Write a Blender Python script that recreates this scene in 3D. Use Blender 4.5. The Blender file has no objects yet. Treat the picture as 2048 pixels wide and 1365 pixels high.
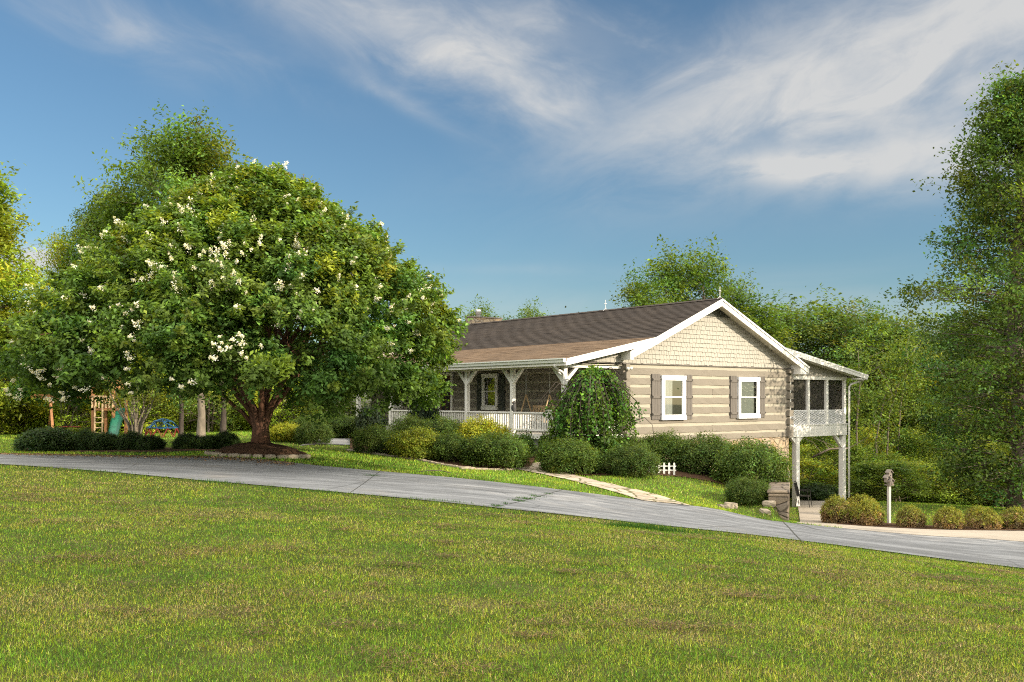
import bpy, math, random
import numpy as np
from mathutils import Vector, Matrix, Quaternion

random.seed(7)
RNG = np.random.default_rng(11)
SC = bpy.context.scene
COL = SC.collection
F, CX, HZ = 1907.0, 1024.0, 798.0       # focal length, centre column and horizon row of the lens, used to survey positions


def P(u, d):
    return (u - CX) / F * d, d


def zof(v, d):
    return (HZ - v) / F * d


# ------------------------------------------------------------------ objects
def link(o):
    COL.objects.link(o)
    return o


def tag(o, label=None, cat=None, group=None, kind=None):
    if label: o['label'] = label
    if cat: o['category'] = cat
    if group: o['group'] = group
    if kind: o['kind'] = kind
    return o


def thing(name, label, cat, loc=(0, 0, 0), rotz=0.0, group=None):
    o = bpy.data.objects.new(name, None)
    o.empty_display_size = 0.3
    link(o)
    o.location = loc
    o.rotation_euler = (0, 0, rotz)
    return tag(o, label, cat, group)


def dup(root, loc, rotz=0.0, scale=(1, 1, 1), label=None, group=None):
    r = root.copy(); link(r)
    r.location = loc; r.rotation_euler = (0, 0, rotz); r.scale = scale
    if label: r['label'] = label
    if group: r['group'] = group
    for ch in list(root.children):
        c = ch.copy(); link(c); c.parent = r
        for g in list(ch.children):
            d = g.copy(); link(d); d.parent = c
    return r


def mesh_obj(name, me, parent=None):
    o = bpy.data.objects.new(name, me)
    link(o)
    if parent is not None: o.parent = parent
    return o


class MB:
    def __init__(self):
        self.v, self.f, self.m = [], [], []

    def add(self, vs, fs, mi=0):
        b = len(self.v)
        self.v += [tuple(map(float, p)) for p in vs]
        for f in fs:
            self.f.append([b + i for i in f]); self.m.append(mi)

    def box(self, x0, x1, y0, y1, z0, z1, mi=0):
        if x0 > x1: x0, x1 = x1, x0
        if y0 > y1: y0, y1 = y1, y0
        if z0 > z1: z0, z1 = z1, z0
        self.add([(x0, y0, z0), (x1, y0, z0), (x1, y1, z0), (x0, y1, z0), (x0, y0, z1), (x1, y0, z1), (x1, y1, z1), (x0, y1, z1)],
                 [(0, 3, 2, 1), (4, 5, 6, 7), (0, 1, 5, 4), (1, 2, 6, 5), (2, 3, 7, 6), (3, 0, 4, 7)], mi)

    def bar(self, p, q, w, h, up=(0, 0, 1), mi=0):
        p, q = Vector(p), Vector(q)
        d = (q - p).normalized(); u = Vector(up)
        a = d.cross(u)
        if a.length < 1e-5: a = d.cross(Vector((1, 0, 0)))
        a.normalize(); b = a.cross(d).normalized()
        a *= w / 2; b *= h / 2
        vs = [p - a - b, p + a - b, p + a + b, p - a + b, q - a - b, q + a - b, q + a + b, q - a + b]
        self.add(vs, [(0, 1, 2, 3), (7, 6, 5, 4), (0, 4, 5, 1), (1, 5, 6, 2), (2, 6, 7, 3), (3, 7, 4, 0)], mi)

    def tube(self, pts, radii, n=6, mi=0, cap=True):
        pts = [Vector(p) for p in pts]
        if not hasattr(radii, '__len__'): radii = [radii] * len(pts)
        b = len(self.v); ref = None
        for i, p in enumerate(pts):
            d = (pts[min(i + 1, len(pts) - 1)] - pts[max(i - 1, 0)])
            if d.length < 1e-9: d = Vector((0, 0, 1))
            d.normalize()
            if ref is None:
                ref = d.cross(Vector((0.3, 0.9, 0.1)))
                if ref.length < 1e-4: ref = d.cross(Vector((1, 0, 0)))
            a = (ref - d * ref.dot(d)).normalized(); ref = a; c = d.cross(a)
            for k in range(n):
                t = 2 * math.pi * k / n
                self.v.append(tuple(p + (a * math.cos(t) + c * math.sin(t)) * radii[i]))
        for i in range(len(pts) - 1):
            for k in range(n):
                k2 = (k + 1) % n
                self.f.append([b + i * n + k, b + i * n + k2, b + (i + 1) * n + k2, b + (i + 1) * n + k]); self.m.append(mi)
        if cap:
            self.f.append([b + k for k in range(n)][::-1]); self.m.append(mi)
            e = b + (len(pts) - 1) * n
            self.f.append([e + k for k in range(n)]); self.m.append(mi)

    def prism(self, poly, ext, mi=0):
        ext = Vector(ext); n = len(poly)
        vs = [Vector(p) for p in poly] + [Vector(p) + ext for p in poly]
        fs = [list(range(n))[::-1], list(range(n, 2 * n))]
        for i in range(n):
            j = (i + 1) % n
            fs.append([i, j, n + j, n + i])
        self.add(vs, fs, mi)

    def lathe(self, prof, n=12, c=(0, 0, 0), mi=0):
        b = len(self.v)
        for r, z in prof:
            for k in range(n):
                t = 2 * math.pi * k / n
                self.v.append((c[0] + r * math.cos(t), c[1] + r * math.sin(t), c[2] + z))
        for i in range(len(prof) - 1):
            for k in range(n):
                k2 = (k + 1) % n
                self.f.append([b + i * n + k, b + i * n + k2, b + (i + 1) * n + k2, b + (i + 1) * n + k]); self.m.append(mi)

    def mesh(self, name, mats, smooth=False):
        me = bpy.data.meshes.new(name)
        me.from_pydata(self.v, [], self.f)
        for m in (mats if isinstance(mats, (list, tuple)) else [mats]): me.materials.append(m)
        me.polygons.foreach_set('material_index', self.m)
        if smooth: me.polygons.foreach_set('use_smooth', [True] * len(self.f))
        me.update()
        return me

    def build(self, name, mats, parent=None, smooth=False, bevel=0.0):
        o = mesh_obj(name, self.mesh(name, mats, smooth), parent)
        if bevel:
            b = o.modifiers.new('bevel', 'BEVEL'); b.width = bevel; b.segments = 1; b.limit_method = 'ANGLE'
        return o


# ------------------------------------------------------------------ materials
class NT:
    def __init__(self, tree):
        self.t = tree; tree.nodes.clear()

    def n(self, typ, **kw):
        nd = self.t.nodes.new(typ)
        for k, v in kw.items():
            if k.startswith('i_'):
                key = k[2:]
                key = int(key) if key.isdigit() else key.replace('_', ' ')
                if isinstance(v, bpy.types.NodeSocket): self.t.links.new(v, nd.inputs[key])
                else: nd.inputs[key].default_value = v
            else: setattr(nd, k, v)
        return nd

    def l(self, a, b): self.t.links.new(a, b)

    def math(self, op, a, b=0.0, c=None, clamp=False):
        nd = self.n('ShaderNodeMath', operation=op, use_clamp=clamp)
        for i, x in enumerate((a, b) if c is None else (a, b, c)):
            if isinstance(x, bpy.types.NodeSocket): self.l(x, nd.inputs[i])
            else: nd.inputs[i].default_value = x
        return nd.outputs[0]

    def noise(self, vec, scale, detail=4, rough=0.55, dist=0.0):
        nd = self.n('ShaderNodeTexNoise', i_Scale=scale, i_Detail=detail, i_Roughness=rough, i_Distortion=dist)
        if vec is not None: self.l(vec, nd.inputs['Vector'])
        return nd.outputs['Fac']

    def ramp(self, fac, stops):
        nd = self.n('ShaderNodeValToRGB'); self.l(fac, nd.inputs[0])
        e = nd.color_ramp.elements
        while len(e) < len(stops): e.new(0.5)
        for x, (p, c) in zip(e, stops):
            x.position = p; x.color = c if len(c) == 4 else (*c, 1)
        return nd.outputs[0]

    def mix(self, fac, a, b, typ='MIX'):
        nd = self.n('ShaderNodeMix', data_type='RGBA', blend_type=typ)
        for s, x in ((nd.inputs[0], fac), (nd.inputs[6], a), (nd.inputs[7], b)):
            if isinstance(x, bpy.types.NodeSocket): self.l(x, s)
            else: s.default_value = x if not isinstance(x, tuple) or len(x) == 4 else (*x, 1)
        return nd.outputs[2]

    def mapping(self, vec, scale=(1, 1, 1), rot=(0, 0, 0), loc=(0, 0, 0)):
        nd = self.n('ShaderNodeMapping'); self.l(vec, nd.inputs[0])
        nd.inputs['Scale'].default_value = scale; nd.inputs['Rotation'].default_value = rot; nd.inputs['Location'].default_value = loc
        return nd.outputs[0]

    def objc(self): return self.n('ShaderNodeTexCoord').outputs['Object']

    def out(self, color, rough=0.6, bump=None, strength=0.3, dist=0.01, spec=0.4, metal=0.0):
        p = self.n('ShaderNodeBsdfPrincipled')
        if isinstance(color, bpy.types.NodeSocket): self.l(color, p.inputs['Base Color'])
        else: p.inputs['Base Color'].default_value = (*color, 1)
        if isinstance(rough, bpy.types.NodeSocket): self.l(rough, p.inputs['Roughness'])
        else: p.inputs['Roughness'].default_value = rough
        p.inputs['Specular IOR Level'].default_value = spec
        p.inputs['Metallic'].default_value = metal
        if bump is not None:
            b = self.n('ShaderNodeBump', i_Strength=strength, i_Distance=dist); self.l(bump, b.inputs['Height'])
            self.l(b.outputs[0], p.inputs['Normal'])
        o = self.n('ShaderNodeOutputMaterial'); self.l(p.outputs[0], o.inputs[0])
        return p


def newmat(name):
    m = bpy.data.materials.new(name); m.use_nodes = True
    return m, NT(m.node_tree)


def c_mul(c, k): return tuple(min(1, x * k) for x in c)


def mat_simple(name, col, rough=0.6, var=0.12, scale=6.0, stretch=(1, 1, 1), bump=0.0, spec=0.35, metal=0.0, dirt=None):
    m, t = newmat(name)
    v = t.mapping(t.objc(), stretch)
    n1 = t.noise(v, scale, 6, 0.6)
    c = t.ramp(n1, [(0.25, c_mul(col, 1 - var)), (0.75, c_mul(col, 1 + var))])
    if dirt:
        n2 = t.noise(t.objc(), 1.7, 5, 0.65)
        c = t.mix(t.ramp(n2, [(0.45, (0, 0, 0)), (0.75, (0.6, 0.6, 0.6))]), c, dirt)
    t.out(c, rough, n1 if bump else None, bump, 0.01, spec, metal)
    return m


def mat_leaf(name, trans=0.32, rough=0.45, spec=0.35):
    m, t = newmat(name)
    a = t.n('ShaderNodeAttribute', attribute_name='Col').outputs['Color']
    p = t.n('ShaderNodeBsdfPrincipled'); t.l(a, p.inputs['Base Color'])
    p.inputs['Roughness'].default_value = rough; p.inputs['Specular IOR Level'].default_value = spec
    tr = t.n('ShaderNodeBsdfTranslucent')
    t.l(t.mix(1.0, a, (1.9, 1.75, 0.6), 'MULTIPLY'), tr.inputs[0])
    mx = t.n('ShaderNodeMixShader'); mx.inputs[0].default_value = trans
    t.l(p.outputs[0], mx.inputs[1]); t.l(tr.outputs[0], mx.inputs[2])
    o = t.n('ShaderNodeOutputMaterial'); t.l(mx.outputs[0], o.inputs[0])
    return m


MAT = {}
def build_materials():
    M = MAT
    M['leaf'] = mat_leaf('leaf', .34, .5, .16)
    M['grass'] = mat_leaf('grass_blade', 0.25, 0.6, 0.15)
    M['petal'] = mat_leaf('petal', 0.25, 0.7, 0.2)
    # hewn logs
    m, t = newmat('grey_stained_log')
    oc = t.objc()
    g = t.noise(t.mapping(oc, (1.2, 1.2, 14)), 5, 7, 0.65)
    b = t.noise(oc, 0.9, 3)
    c = t.ramp(g, [(0.25, (0.158, 0.139, 0.110)), (0.6, (0.212, 0.190, 0.156)), (0.8, (0.24, 0.217, 0.182))])
    c = t.mix(t.ramp(b, [(0.35, (0, 0, 0)), (0.7, (0.5, 0.5, 0.5))]), c, (0.18, 0.162, 0.136))
    t.out(c, 0.8, g, 0.3, 0.010, 0.2); M['log'] = m
    M['chink'] = mat_simple('cream_chinking', (0.325, 0.30, 0.24), 0.85, 0.08, 9, bump=0.25)
    M['shingle_cream'] = mat_simple('cream_wall_shingle', (0.315, 0.30, 0.26), 0.75, 0.10, 5, (1, 1, 4), 0.2)
    M['white'] = mat_simple('white_paint', (0.76, 0.745, 0.70), 0.45, 0.05, 4, dirt=(0.62, 0.60, 0.54))
    M['white_bright'] = mat_simple('white_vinyl', (0.82, 0.82, 0.82), 0.35, 0.03, 4)
    M['soffit'] = mat_simple('cream_soffit', (0.62, 0.58, 0.48), 0.6, 0.05, 4)
    M['gutter'] = mat_simple('pale_green_grey_gutter', (0.68, 0.70, 0.65), 0.35, 0.05, 3)
    M['shutter'] = mat_simple('grey_shutter_board', (0.115, 0.103, 0.09), 0.75, 0.22, 8, (3, 3, 0.6), 0.3)
    M['shutter_dark'] = mat_simple('dark_green_shutter', (0.05, 0.055, 0.045), 0.7, 0.2, 8)
    M['dark'] = mat_simple('dark_interior', (0.02, 0.02, 0.02), 0.9, 0.2)
    M['curtain'] = mat_simple('curtain_cloth', (0.42, 0.43, 0.43), 0.9, 0.08, 3, (14, 14, 0.5), 0.3)
    M['blind'] = mat_simple('pale_blind', (0.27, 0.29, 0.27), 0.8, 0.05, 3, (1, 1, 30), 0.3)
    M['door'] = mat_simple('red_brown_door', (0.10, 0.045, 0.028), 0.5, 0.2, 5, (1, 1, 0.2))
    M['deck'] = mat_simple('grey_deck_board', (0.22, 0.21, 0.19), 0.8, 0.15, 6)
    M['skirt'] = mat_simple('grey_green_skirt', (0.16, 0.17, 0.15), 0.8, 0.12, 6)
    M['metal'] = mat_simple('galvanised_metal', (0.55, 0.55, 0.55), 0.35, 0.08, 6, metal=0.7)
    M['darkmetal'] = mat_simple('dark_iron', (0.025, 0.022, 0.02), 0.5, 0.2, 9)
    M['owl'] = mat_simple('charcoal_plastic', (0.05, 0.05, 0.05), 0.6, 0.5, 18, (1, 1, 3))
    M['cedar'] = mat_simple('orange_cedar', (0.25, 0.12, 0.05), 0.7, 0.2, 7, (1, 1, 1))
    M['pine'] = mat_simple('pale_pine', (0.46, 0.33, 0.19), 0.65, 0.15, 7)
    M['slide'] = mat_simple('green_plastic', (0.015, 0.12, 0.075), 0.35, 0.08, 3)
    M['blue'] = mat_simple('blue_enamel', (0.02, 0.09, 0.20), 0.4, 0.08, 5)
    M['red'] = mat_simple('red_enamel', (0.16, 0.025, 0.02), 0.4, 0.1, 5)
    M['pale_post'] = mat_simple('weathered_white_post', (0.42, 0.40, 0.37), 0.7, 0.15, 8, (3, 3, 0.5))
    M['grey_wood'] = mat_simple('weathered_grey_wood', (0.19, 0.165, 0.14), 0.85, 0.25, 9, (2, 2, 0.5), 0.3)
    M['bark'] = mat_simple('grey_brown_bark', (0.13, 0.105, 0.08), 0.9, 0.35, 7, (2.5, 2.5, 0.5), 0.8)
    M['bark_red'] = mat_simple('cinnamon_bark', (0.13, 0.062, 0.036), 0.7, 0.45, 5, (4, 4, 0.5), 0.6)
    M['bark_dark'] = mat_simple('dark_bark', (0.05, 0.04, 0.032), 0.9, 0.4, 7, (2.5, 2.5, 0.5), 0.6)
    M['bark_pale'] = mat_simple('pale_bark', (0.155, 0.13, 0.098), 0.85, 0.5, 5, (2, 2, 0.6), 0.4)
    # roofing
    for nm, k, dk in (('roof_main', 2.48, .26), ('roof_porch', 5.1, .74), ('roof_back', 2.48, .235)):  # main and back slopes darkened: grazing-sun dimness put into the shingle colour
        m, t = newmat(nm)
        oc = t.objc()
        sp = t.n('ShaderNodeSeparateXYZ'); t.l(oc, sp.inputs[0])
        cb = t.n('ShaderNodeCombineXYZ'); t.l(sp.outputs[1], cb.inputs[0]); t.l(t.math('MULTIPLY', sp.outputs[2], k), cb.inputs[1])
        br = t.n('ShaderNodeTexBrick', offset=0.37, i_Scale=1.0)
        br.inputs['Brick Width'].default_value = 0.33; br.inputs['Row Height'].default_value = 0.14
        br.inputs['Mortar Size'].default_value = 0.006; br.inputs['Bias'].default_value = 0.0
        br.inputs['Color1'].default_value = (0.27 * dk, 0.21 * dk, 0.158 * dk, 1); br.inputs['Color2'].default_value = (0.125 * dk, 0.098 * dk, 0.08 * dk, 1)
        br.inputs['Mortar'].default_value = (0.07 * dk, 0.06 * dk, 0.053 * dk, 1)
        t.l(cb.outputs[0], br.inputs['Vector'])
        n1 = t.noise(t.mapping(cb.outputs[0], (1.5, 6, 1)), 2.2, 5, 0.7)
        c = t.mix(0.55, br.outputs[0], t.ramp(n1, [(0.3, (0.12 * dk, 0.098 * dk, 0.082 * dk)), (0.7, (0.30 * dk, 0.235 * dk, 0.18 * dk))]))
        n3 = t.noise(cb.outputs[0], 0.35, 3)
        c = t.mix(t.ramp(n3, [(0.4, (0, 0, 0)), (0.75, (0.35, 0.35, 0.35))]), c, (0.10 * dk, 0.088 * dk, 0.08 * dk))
        n2 = t.noise(oc, 60, 2)
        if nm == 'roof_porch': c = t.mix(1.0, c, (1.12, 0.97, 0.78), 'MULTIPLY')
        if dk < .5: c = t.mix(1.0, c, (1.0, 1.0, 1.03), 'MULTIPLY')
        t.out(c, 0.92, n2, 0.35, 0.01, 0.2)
        M[nm] = m
    # stone masonry
    def stone(nm, scale, c1, c2, c3, mortar, stretch=(1, 1, 1.5)):
        m, t = newmat(nm)
        oc = t.mapping(t.objc(), stretch)
        wn = t.n('ShaderNodeTexNoise', i_Scale=2.2, i_Detail=3.0); t.l(oc, wn.inputs['Vector'])
        v2 = t.mix(0.12, oc, wn.outputs['Color'], 'ADD')
        vo = t.n('ShaderNodeTexVoronoi', feature='F1', i_Scale=scale); t.l(v2, vo.inputs['Vector'])
        ve = t.n('ShaderNodeTexVoronoi', feature='DISTANCE_TO_EDGE', i_Scale=scale); t.l(v2, ve.inputs['Vector'])
        sx = t.n('ShaderNodeSeparateColor'); t.l(vo.outputs['Color'], sx.inputs[0])
        c = t.ramp(sx.outputs[0], [(0.1, c1), (0.5, c2), (0.9, c3)])
        n = t.noise(oc, 14, 6, 0.65)
        c = t.mix(0.45, c, t.ramp(n, [(0.25, c_mul(c1, 0.55)), (0.75, c_mul(c3, 1.2))]))
        edge = t.ramp(ve.outputs['Distance'], [(0.0, (0, 0, 0)), (0.09, (1, 1, 1))])
        c = t.mix(edge, mortar, c)
        h = t.math('ADD', t.math('MULTIPLY', edge, 1.0), t.math('MULTIPLY', n, 0.4))
        t.out(c, 0.9, h, 0.7, 0.04, 0.2)
        return m
    M['stone'] = stone('tan_fieldstone', 2.6, (0.36, 0.24, 0.13), (0.42, 0.33, 0.22), (0.30, 0.26, 0.21), (0.20, 0.16, 0.115))
    M['stone_dark'] = stone('shaded_wall_stone', 2.2, (0.13, 0.10, 0.075), (0.24, 0.19, 0.13), (0.17, 0.145, 0.12), (0.06, 0.05, 0.04), (1, 1, 2.2))  # darker masonry copy: the wall end's shade put into its colour
    M['rock'] = mat_simple('pale_rock', (0.26, 0.22, 0.165), 0.9, 0.3, 5, bump=0.6)
    m, t = newmat('flagstone')
    oc = t.objc()
    wn = t.n('ShaderNodeTexNoise', i_Scale=1.5, i_Detail=3.0); t.l(oc, wn.inputs['Vector'])
    v2 = t.mix(0.25, oc, wn.outputs['Color'], 'ADD')
    vo = t.n('ShaderNodeTexVoronoi', feature='F1', i_Scale=1.9); t.l(v2, vo.inputs['Vector'])
    ve = t.n('ShaderNodeTexVoronoi', feature='DISTANCE_TO_EDGE', i_Scale=1.9); t.l(v2, ve.inputs['Vector'])
    sx = t.n('ShaderNodeSeparateColor'); t.l(vo.outputs['Color'], sx.inputs[0])
    c = t.ramp(sx.outputs[0], [(0.1, (0.36, 0.29, 0.22)), (0.5, (0.44, 0.37, 0.29)), (0.9, (0.33, 0.28, 0.23))])
    n = t.noise(oc, 9, 6, 0.65)
    c = t.mix(0.3, c, t.ramp(n, [(0.3, (0.22, 0.18, 0.13)), (0.7, (0.5, 0.43, 0.34))]))
    gm = t.mix(t.noise(oc, 2.0, 3), (0.06, 0.09, 0.02), (0.16, 0.12, 0.08))
    c = t.mix(t.ramp(ve.outputs['Distance'], [(0.02, (0, 0, 0)), (0.07, (1, 1, 1))]), gm, c)
    t.out(c, 0.9, n, 0.5, 0.02, 0.2); M['flag'] = m
    # drive, concrete, mulch, soil
    m, t = newmat('old_grey_drive')
    oc = t.objc()
    big = t.noise(t.mapping(oc, (0.13, 0.95, 1), (0, 0, -0.06)), 1.7, 6, 0.62)
    fin = t.noise(oc, 45, 3, 0.7)
    mid = t.noise(t.mapping(oc, (0.5, 2.4, 1), (0, 0, -0.08)), 1.5, 7, 0.7)
    c = t.ramp(big, [(0.32, (0.08, 0.082, 0.086)), (0.45, (0.18, 0.184, 0.19)), (0.58, (0.275, 0.278, 0.283))])
    c = t.mix(t.ramp(mid, [(0.38, (0.95, 0.95, 0.95)), (0.56, (0, 0, 0))]), c, (0.11, 0.111, 0.114))
    c = t.mix(0.28, c, t.ramp(fin, [(0.3, (0.10, 0.10, 0.10)), (0.7, (0.42, 0.42, 0.42))]))
    wv = t.mix(0.5, oc, t.n('ShaderNodeTexNoise', i_Scale=1.2, i_Detail=4.0).outputs['Color'], 'ADD')
    ck = t.n('ShaderNodeTexVoronoi', feature='DISTANCE_TO_EDGE', i_Scale=0.33); t.l(wv, ck.inputs['Vector'])
    ckf = t.math('MULTIPLY', t.ramp(ck.outputs['Distance'], [(0.0, (1, 1, 1)), (0.008, (0, 0, 0))]), t.ramp(t.noise(oc, 0.4, 3), [(0.45, (0, 0, 0)), (0.6, (0.8, 0.8, 0.8))]))
    c = t.mix(ckf, c, (0.05, 0.05, 0.048))
    st = t.noise(t.mapping(oc, (0.6, 1.1, 1)), 1.1, 6, 0.7)
    c = t.mix(t.ramp(st, [(0.60, (0, 0, 0)), (0.70, (0.6, 0.6, 0.6))]), c, (0.085, 0.083, 0.08))
    rust = t.noise(oc, 0.55, 4, 0.6)
    c = t.mix(t.ramp(rust, [(0.58, (0, 0, 0)), (0.78, (0.4, 0.4, 0.4))]), c, (0.30, 0.255, 0.20))
    t.out(c, 0.85, fin, 0.4, 0.01, 0.25); M['drive'] = m
    m, t = newmat('tan_concrete')
    oc = t.objc()
    big = t.noise(t.mapping(oc, (0.3, 0.9, 1)), 1.2, 6, 0.65); fin = t.noise(oc, 40, 3, 0.7)
    c = t.ramp(big, [(0.3, (0.24, 0.205, 0.16)), (0.6, (0.35, 0.305, 0.245)), (0.8, (0.40, 0.35, 0.29))])
    c = t.mix(0.25, c, t.ramp(fin, [(0.3, (0.16, 0.14, 0.12)), (0.7, (0.6, 0.55, 0.48))]))
    t.out(c, 0.9, fin, 0.3, 0.01, 0.2); M['concrete'] = m
    m, t = newmat('brown_mulch')
    oc = t.objc()
    n = t.noise(oc, 26, 5, 0.75); n2 = t.noise(t.mapping(oc, (1, 1, 1)), 3, 4)
    c = t.ramp(n, [(0.3, (0.028, 0.015, 0.009)), (0.55, (0.085, 0.048, 0.028)), (0.75, (0.19, 0.12, 0.075))])
    t.out(c, 0.95, n, 1.0, 0.05, 0.1); M['mulch'] = m
    m, t = newmat('turf')
    oc = t.objc()
    n = t.noise(oc, 30, 5, 0.75); n2 = t.noise(oc, 1.3, 5, 0.6); n3 = t.noise(oc, 0.25, 3)
    c = t.ramp(n, [(0.28, (0.024, 0.032, 0.008)), (0.52, (0.055, 0.072, 0.013)), (0.75, (0.115, 0.115, 0.03))])  # base darkened: shade between the blades put into the colour
    c = t.mix(t.ramp(n2, [(0.5, (0, 0, 0)), (0.75, (0.6, 0.6, 0.6))]), c, (0.155, 0.12, 0.06))
    t.out(c, 0.95, n, 0.8, 0.03, 0.1); M['turf'] = m
    # glass and insect screen
    m, t = newmat('window_glass')
    gl = t.n('ShaderNodeBsdfGlossy', i_Roughness=0.02); tr = t.n('ShaderNodeBsdfTransparent')
    tr.inputs[0].default_value = (0.8, 0.83, 0.8, 1)
    fr = t.n('ShaderNodeFresnel', i_IOR=1.5)
    mx = t.n('ShaderNodeMixShader'); t.l(t.math('ADD', fr.outputs[0], 0.16, clamp=True), mx.inputs[0])
    t.l(tr.outputs[0], mx.inputs[1]); t.l(gl.outputs[0], mx.inputs[2])
    o = t.n('ShaderNodeOutputMaterial'); t.l(mx.outputs[0], o.inputs[0]); M['glass'] = m
    m, t = newmat('insect_screen')
    di = t.n('ShaderNodeBsdfDiffuse'); di.inputs[0].default_value = (0.07, 0.065, 0.055, 1); tr = t.n('ShaderNodeBsdfTransparent')
    mx = t.n('ShaderNodeMixShader'); mx.inputs[0].default_value = 0.55
    t.l(tr.outputs[0], mx.inputs[1]); t.l(di.outputs[0], mx.inputs[2])
    o = t.n('ShaderNodeOutputMaterial'); t.l(mx.outputs[0], o.inputs[0]); M['screen'] = m


# ------------------------------------------------------------------ leaf clouds
def leaf_mesh(name, pos, size, col, mat, aspect=0.5, up=0.35, out=None, axis=None):
    """rhombic leaves: one quad each, random lie with a lean towards facing up and outwards"""
    N = len(pos)
    nrm = RNG.normal(size=(N, 3)); nrm /= np.linalg.norm(nrm, axis=1)[:, None] + 1e-9
    nrm[:, 2] = np.abs(nrm[:, 2]) + up
    if out is not None: nrm = nrm + out
    nrm /= np.linalg.norm(nrm, axis=1)[:, None] + 1e-9
    a = RNG.normal(size=(N, 3)) if axis is None else axis + RNG.normal(size=(N, 3)) * 0.35
    a -= nrm * np.sum(a * nrm, axis=1)[:, None]
    a /= np.linalg.norm(a, axis=1)[:, None] + 1e-9
    b = np.cross(nrm, a)
    L = (size * 0.5)[:, None]; W = L * aspect
    v = np.empty((N, 4, 3))
    v[:, 0] = pos - a * L
    v[:, 1] = pos + b * W + a * L * 0.1
    v[:, 2] = pos + a * L - nrm * L * 0.25
    v[:, 3] = pos - b * W + a * L * 0.1
    return quad_mesh(name, v, col, mat)


def quad_mesh(name, v, col, mat):
    N, k = v.shape[0], v.shape[1]
    me = bpy.data.meshes.new(name)
    me.vertices.add(N * k); me.vertices.foreach_set('co', v.reshape(-1).astype(np.float32))
    me.loops.add(N * k); me.loops.foreach_set('vertex_index', np.arange(N * k, dtype=np.int32))
    me.polygons.add(N); me.polygons.foreach_set('loop_start', np.arange(0, N * k, k, dtype=np.int32))
    at = me.attributes.new('Col', 'FLOAT_COLOR', 'FACE')
    c4 = np.ones((N, 4), np.float32); c4[:, :3] = np.clip(col, 0, 1)
    at.data.foreach_set('color', c4.reshape(-1))
    me.materials.append(mat)
    me.update(calc_edges=True)
    return me


def tint(base, n, var=0.25, hue=0.12):
    base = np.array(base)
    k = np.exp(RNG.normal(size=(n, 1)) * var)
    h = RNG.normal(size=(n, 1)) * hue
    c = base[None, :] * k
    c[:, 0:1] *= np.exp(h * 1.4); c[:, 2:3] *= np.exp(-h)
    return np.clip(c, 0.002, 0.9)


def lumps(dirs, k=14, amp=0.1, seed=0, width=0.35):
    r = np.random.default_rng(seed)
    c = r.normal(size=(k, 3)); c /= np.linalg.norm(c, axis=1)[:, None]
    w = r.uniform(-1, 1, size=k)
    d = dirs @ c.T
    return 1 + amp * np.sum(w[None] * np.exp(-(1 - d) / (width * width)), axis=1)
# ------------------------------------------------------------------ terrain, surveyed from ground points (column, row, distance)
GP_COMMON = [(0, 930, 20.2), (400, 962, 18.6), (700, 988, 17.8), (1000, 1018, 17.3), (1300, 1050, 17.3), (1700, 1095, 17.6), (2048, 1138, 17.8),
             (0, 908, 25), (300, 913, 24), (620, 931, 23), (900, 956, 22.5), (1120, 981, 21.8), (1300, 1004, 22), (1440, 1021, 22.5), (1570, 1046, 23)]
XYZ_COMMON = [(-3, 5.5, -1.62), (0, 5.5, -1.65), (3, 5.5, -1.74), (0, 0, -1.62), (-5, 10, -1.55), (0, 10, -1.76), (5.5, 10, -2.15), (-18, 10, -1.2), (18, 10, -3.2),
              (-22, 22, -1.42), (20, 17, -4.0), (0, -10, -1.6), (-15, -8, -1.2), (15, -8, -2.4), (-8, 15, -1.5), (3, 14, -2.1)]
GP_LEFT = [(560, 914, 24.2), (430, 906, 25.2), (95, 903, 27), (300, 902, 27), (0, 886, 32), (640, 885, 31), (705, 900, 29.5), (830, 915, 28), (905, 925, 27.5), (1000, 936, 27.2),
           (1050, 937, 27.5), (1137, 947, 27), (1255, 951, 27), (1320, 942, 28.8), (1247, 925, 31), (1410, 955, 28.2), (1500, 985, 27), (1493, 1013, 24.6), (1400, 990, 25),
           (1545, 1000, 24.6), (1566, 985, 27), (870, 880, 34), (1000, 895, 31), (640, 870, 34)]
XYZ_LEFT = [(-14, 38, -1.45), (-22, 30, -1.45), (-26, 45, -1.5), (-8, 46, -1.5), (-4, 56, -2.4), (-30, 60, -1.5), (10, 33, -3.0), (9, 40, -3.2)]
GP_RIGHT = [(2048, 1085, 23), (2048, 1062, 28), (1897, 1060, 28.5), (1822, 1057, 29), (1735, 1052, 29.5), (1680, 1047, 30), (1610, 1046, 30), (1600, 1012, 38),
            (1690, 1006, 38.5), (1650, 1030, 33), (1800, 1022, 35), (1760, 1004, 40)]
XYZ_RIGHT = [(20, 26, -3.9), (26, 36, -4.6), (20, 55, -6.5), (35, 45, -6.0), (8, 60, -5.5), (12, 24, -3.45)]


def _fit(pts, lam=0.02):
    p = np.array(pts, float); n = len(p)
    d2 = ((p[:, None, :2] - p[None, :, :2]) ** 2).sum(-1)
    K = 0.5 * d2 * np.log(d2 + 1e-9) + lam * np.eye(n)
    A = np.zeros((n + 3, n + 3)); A[:n, :n] = K; A[:n, n] = 1; A[:n, n + 1:] = p[:, :2]; A[n, :n] = 1; A[n + 1:, :n] = p[:, :2].T
    b = np.zeros(n + 3); b[:n] = p[:, 2]
    return p[:, :2], np.linalg.solve(A, b)


def _gp(l): return [(*P(u, d), zof(v, d)) for u, v, d in l]


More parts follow.
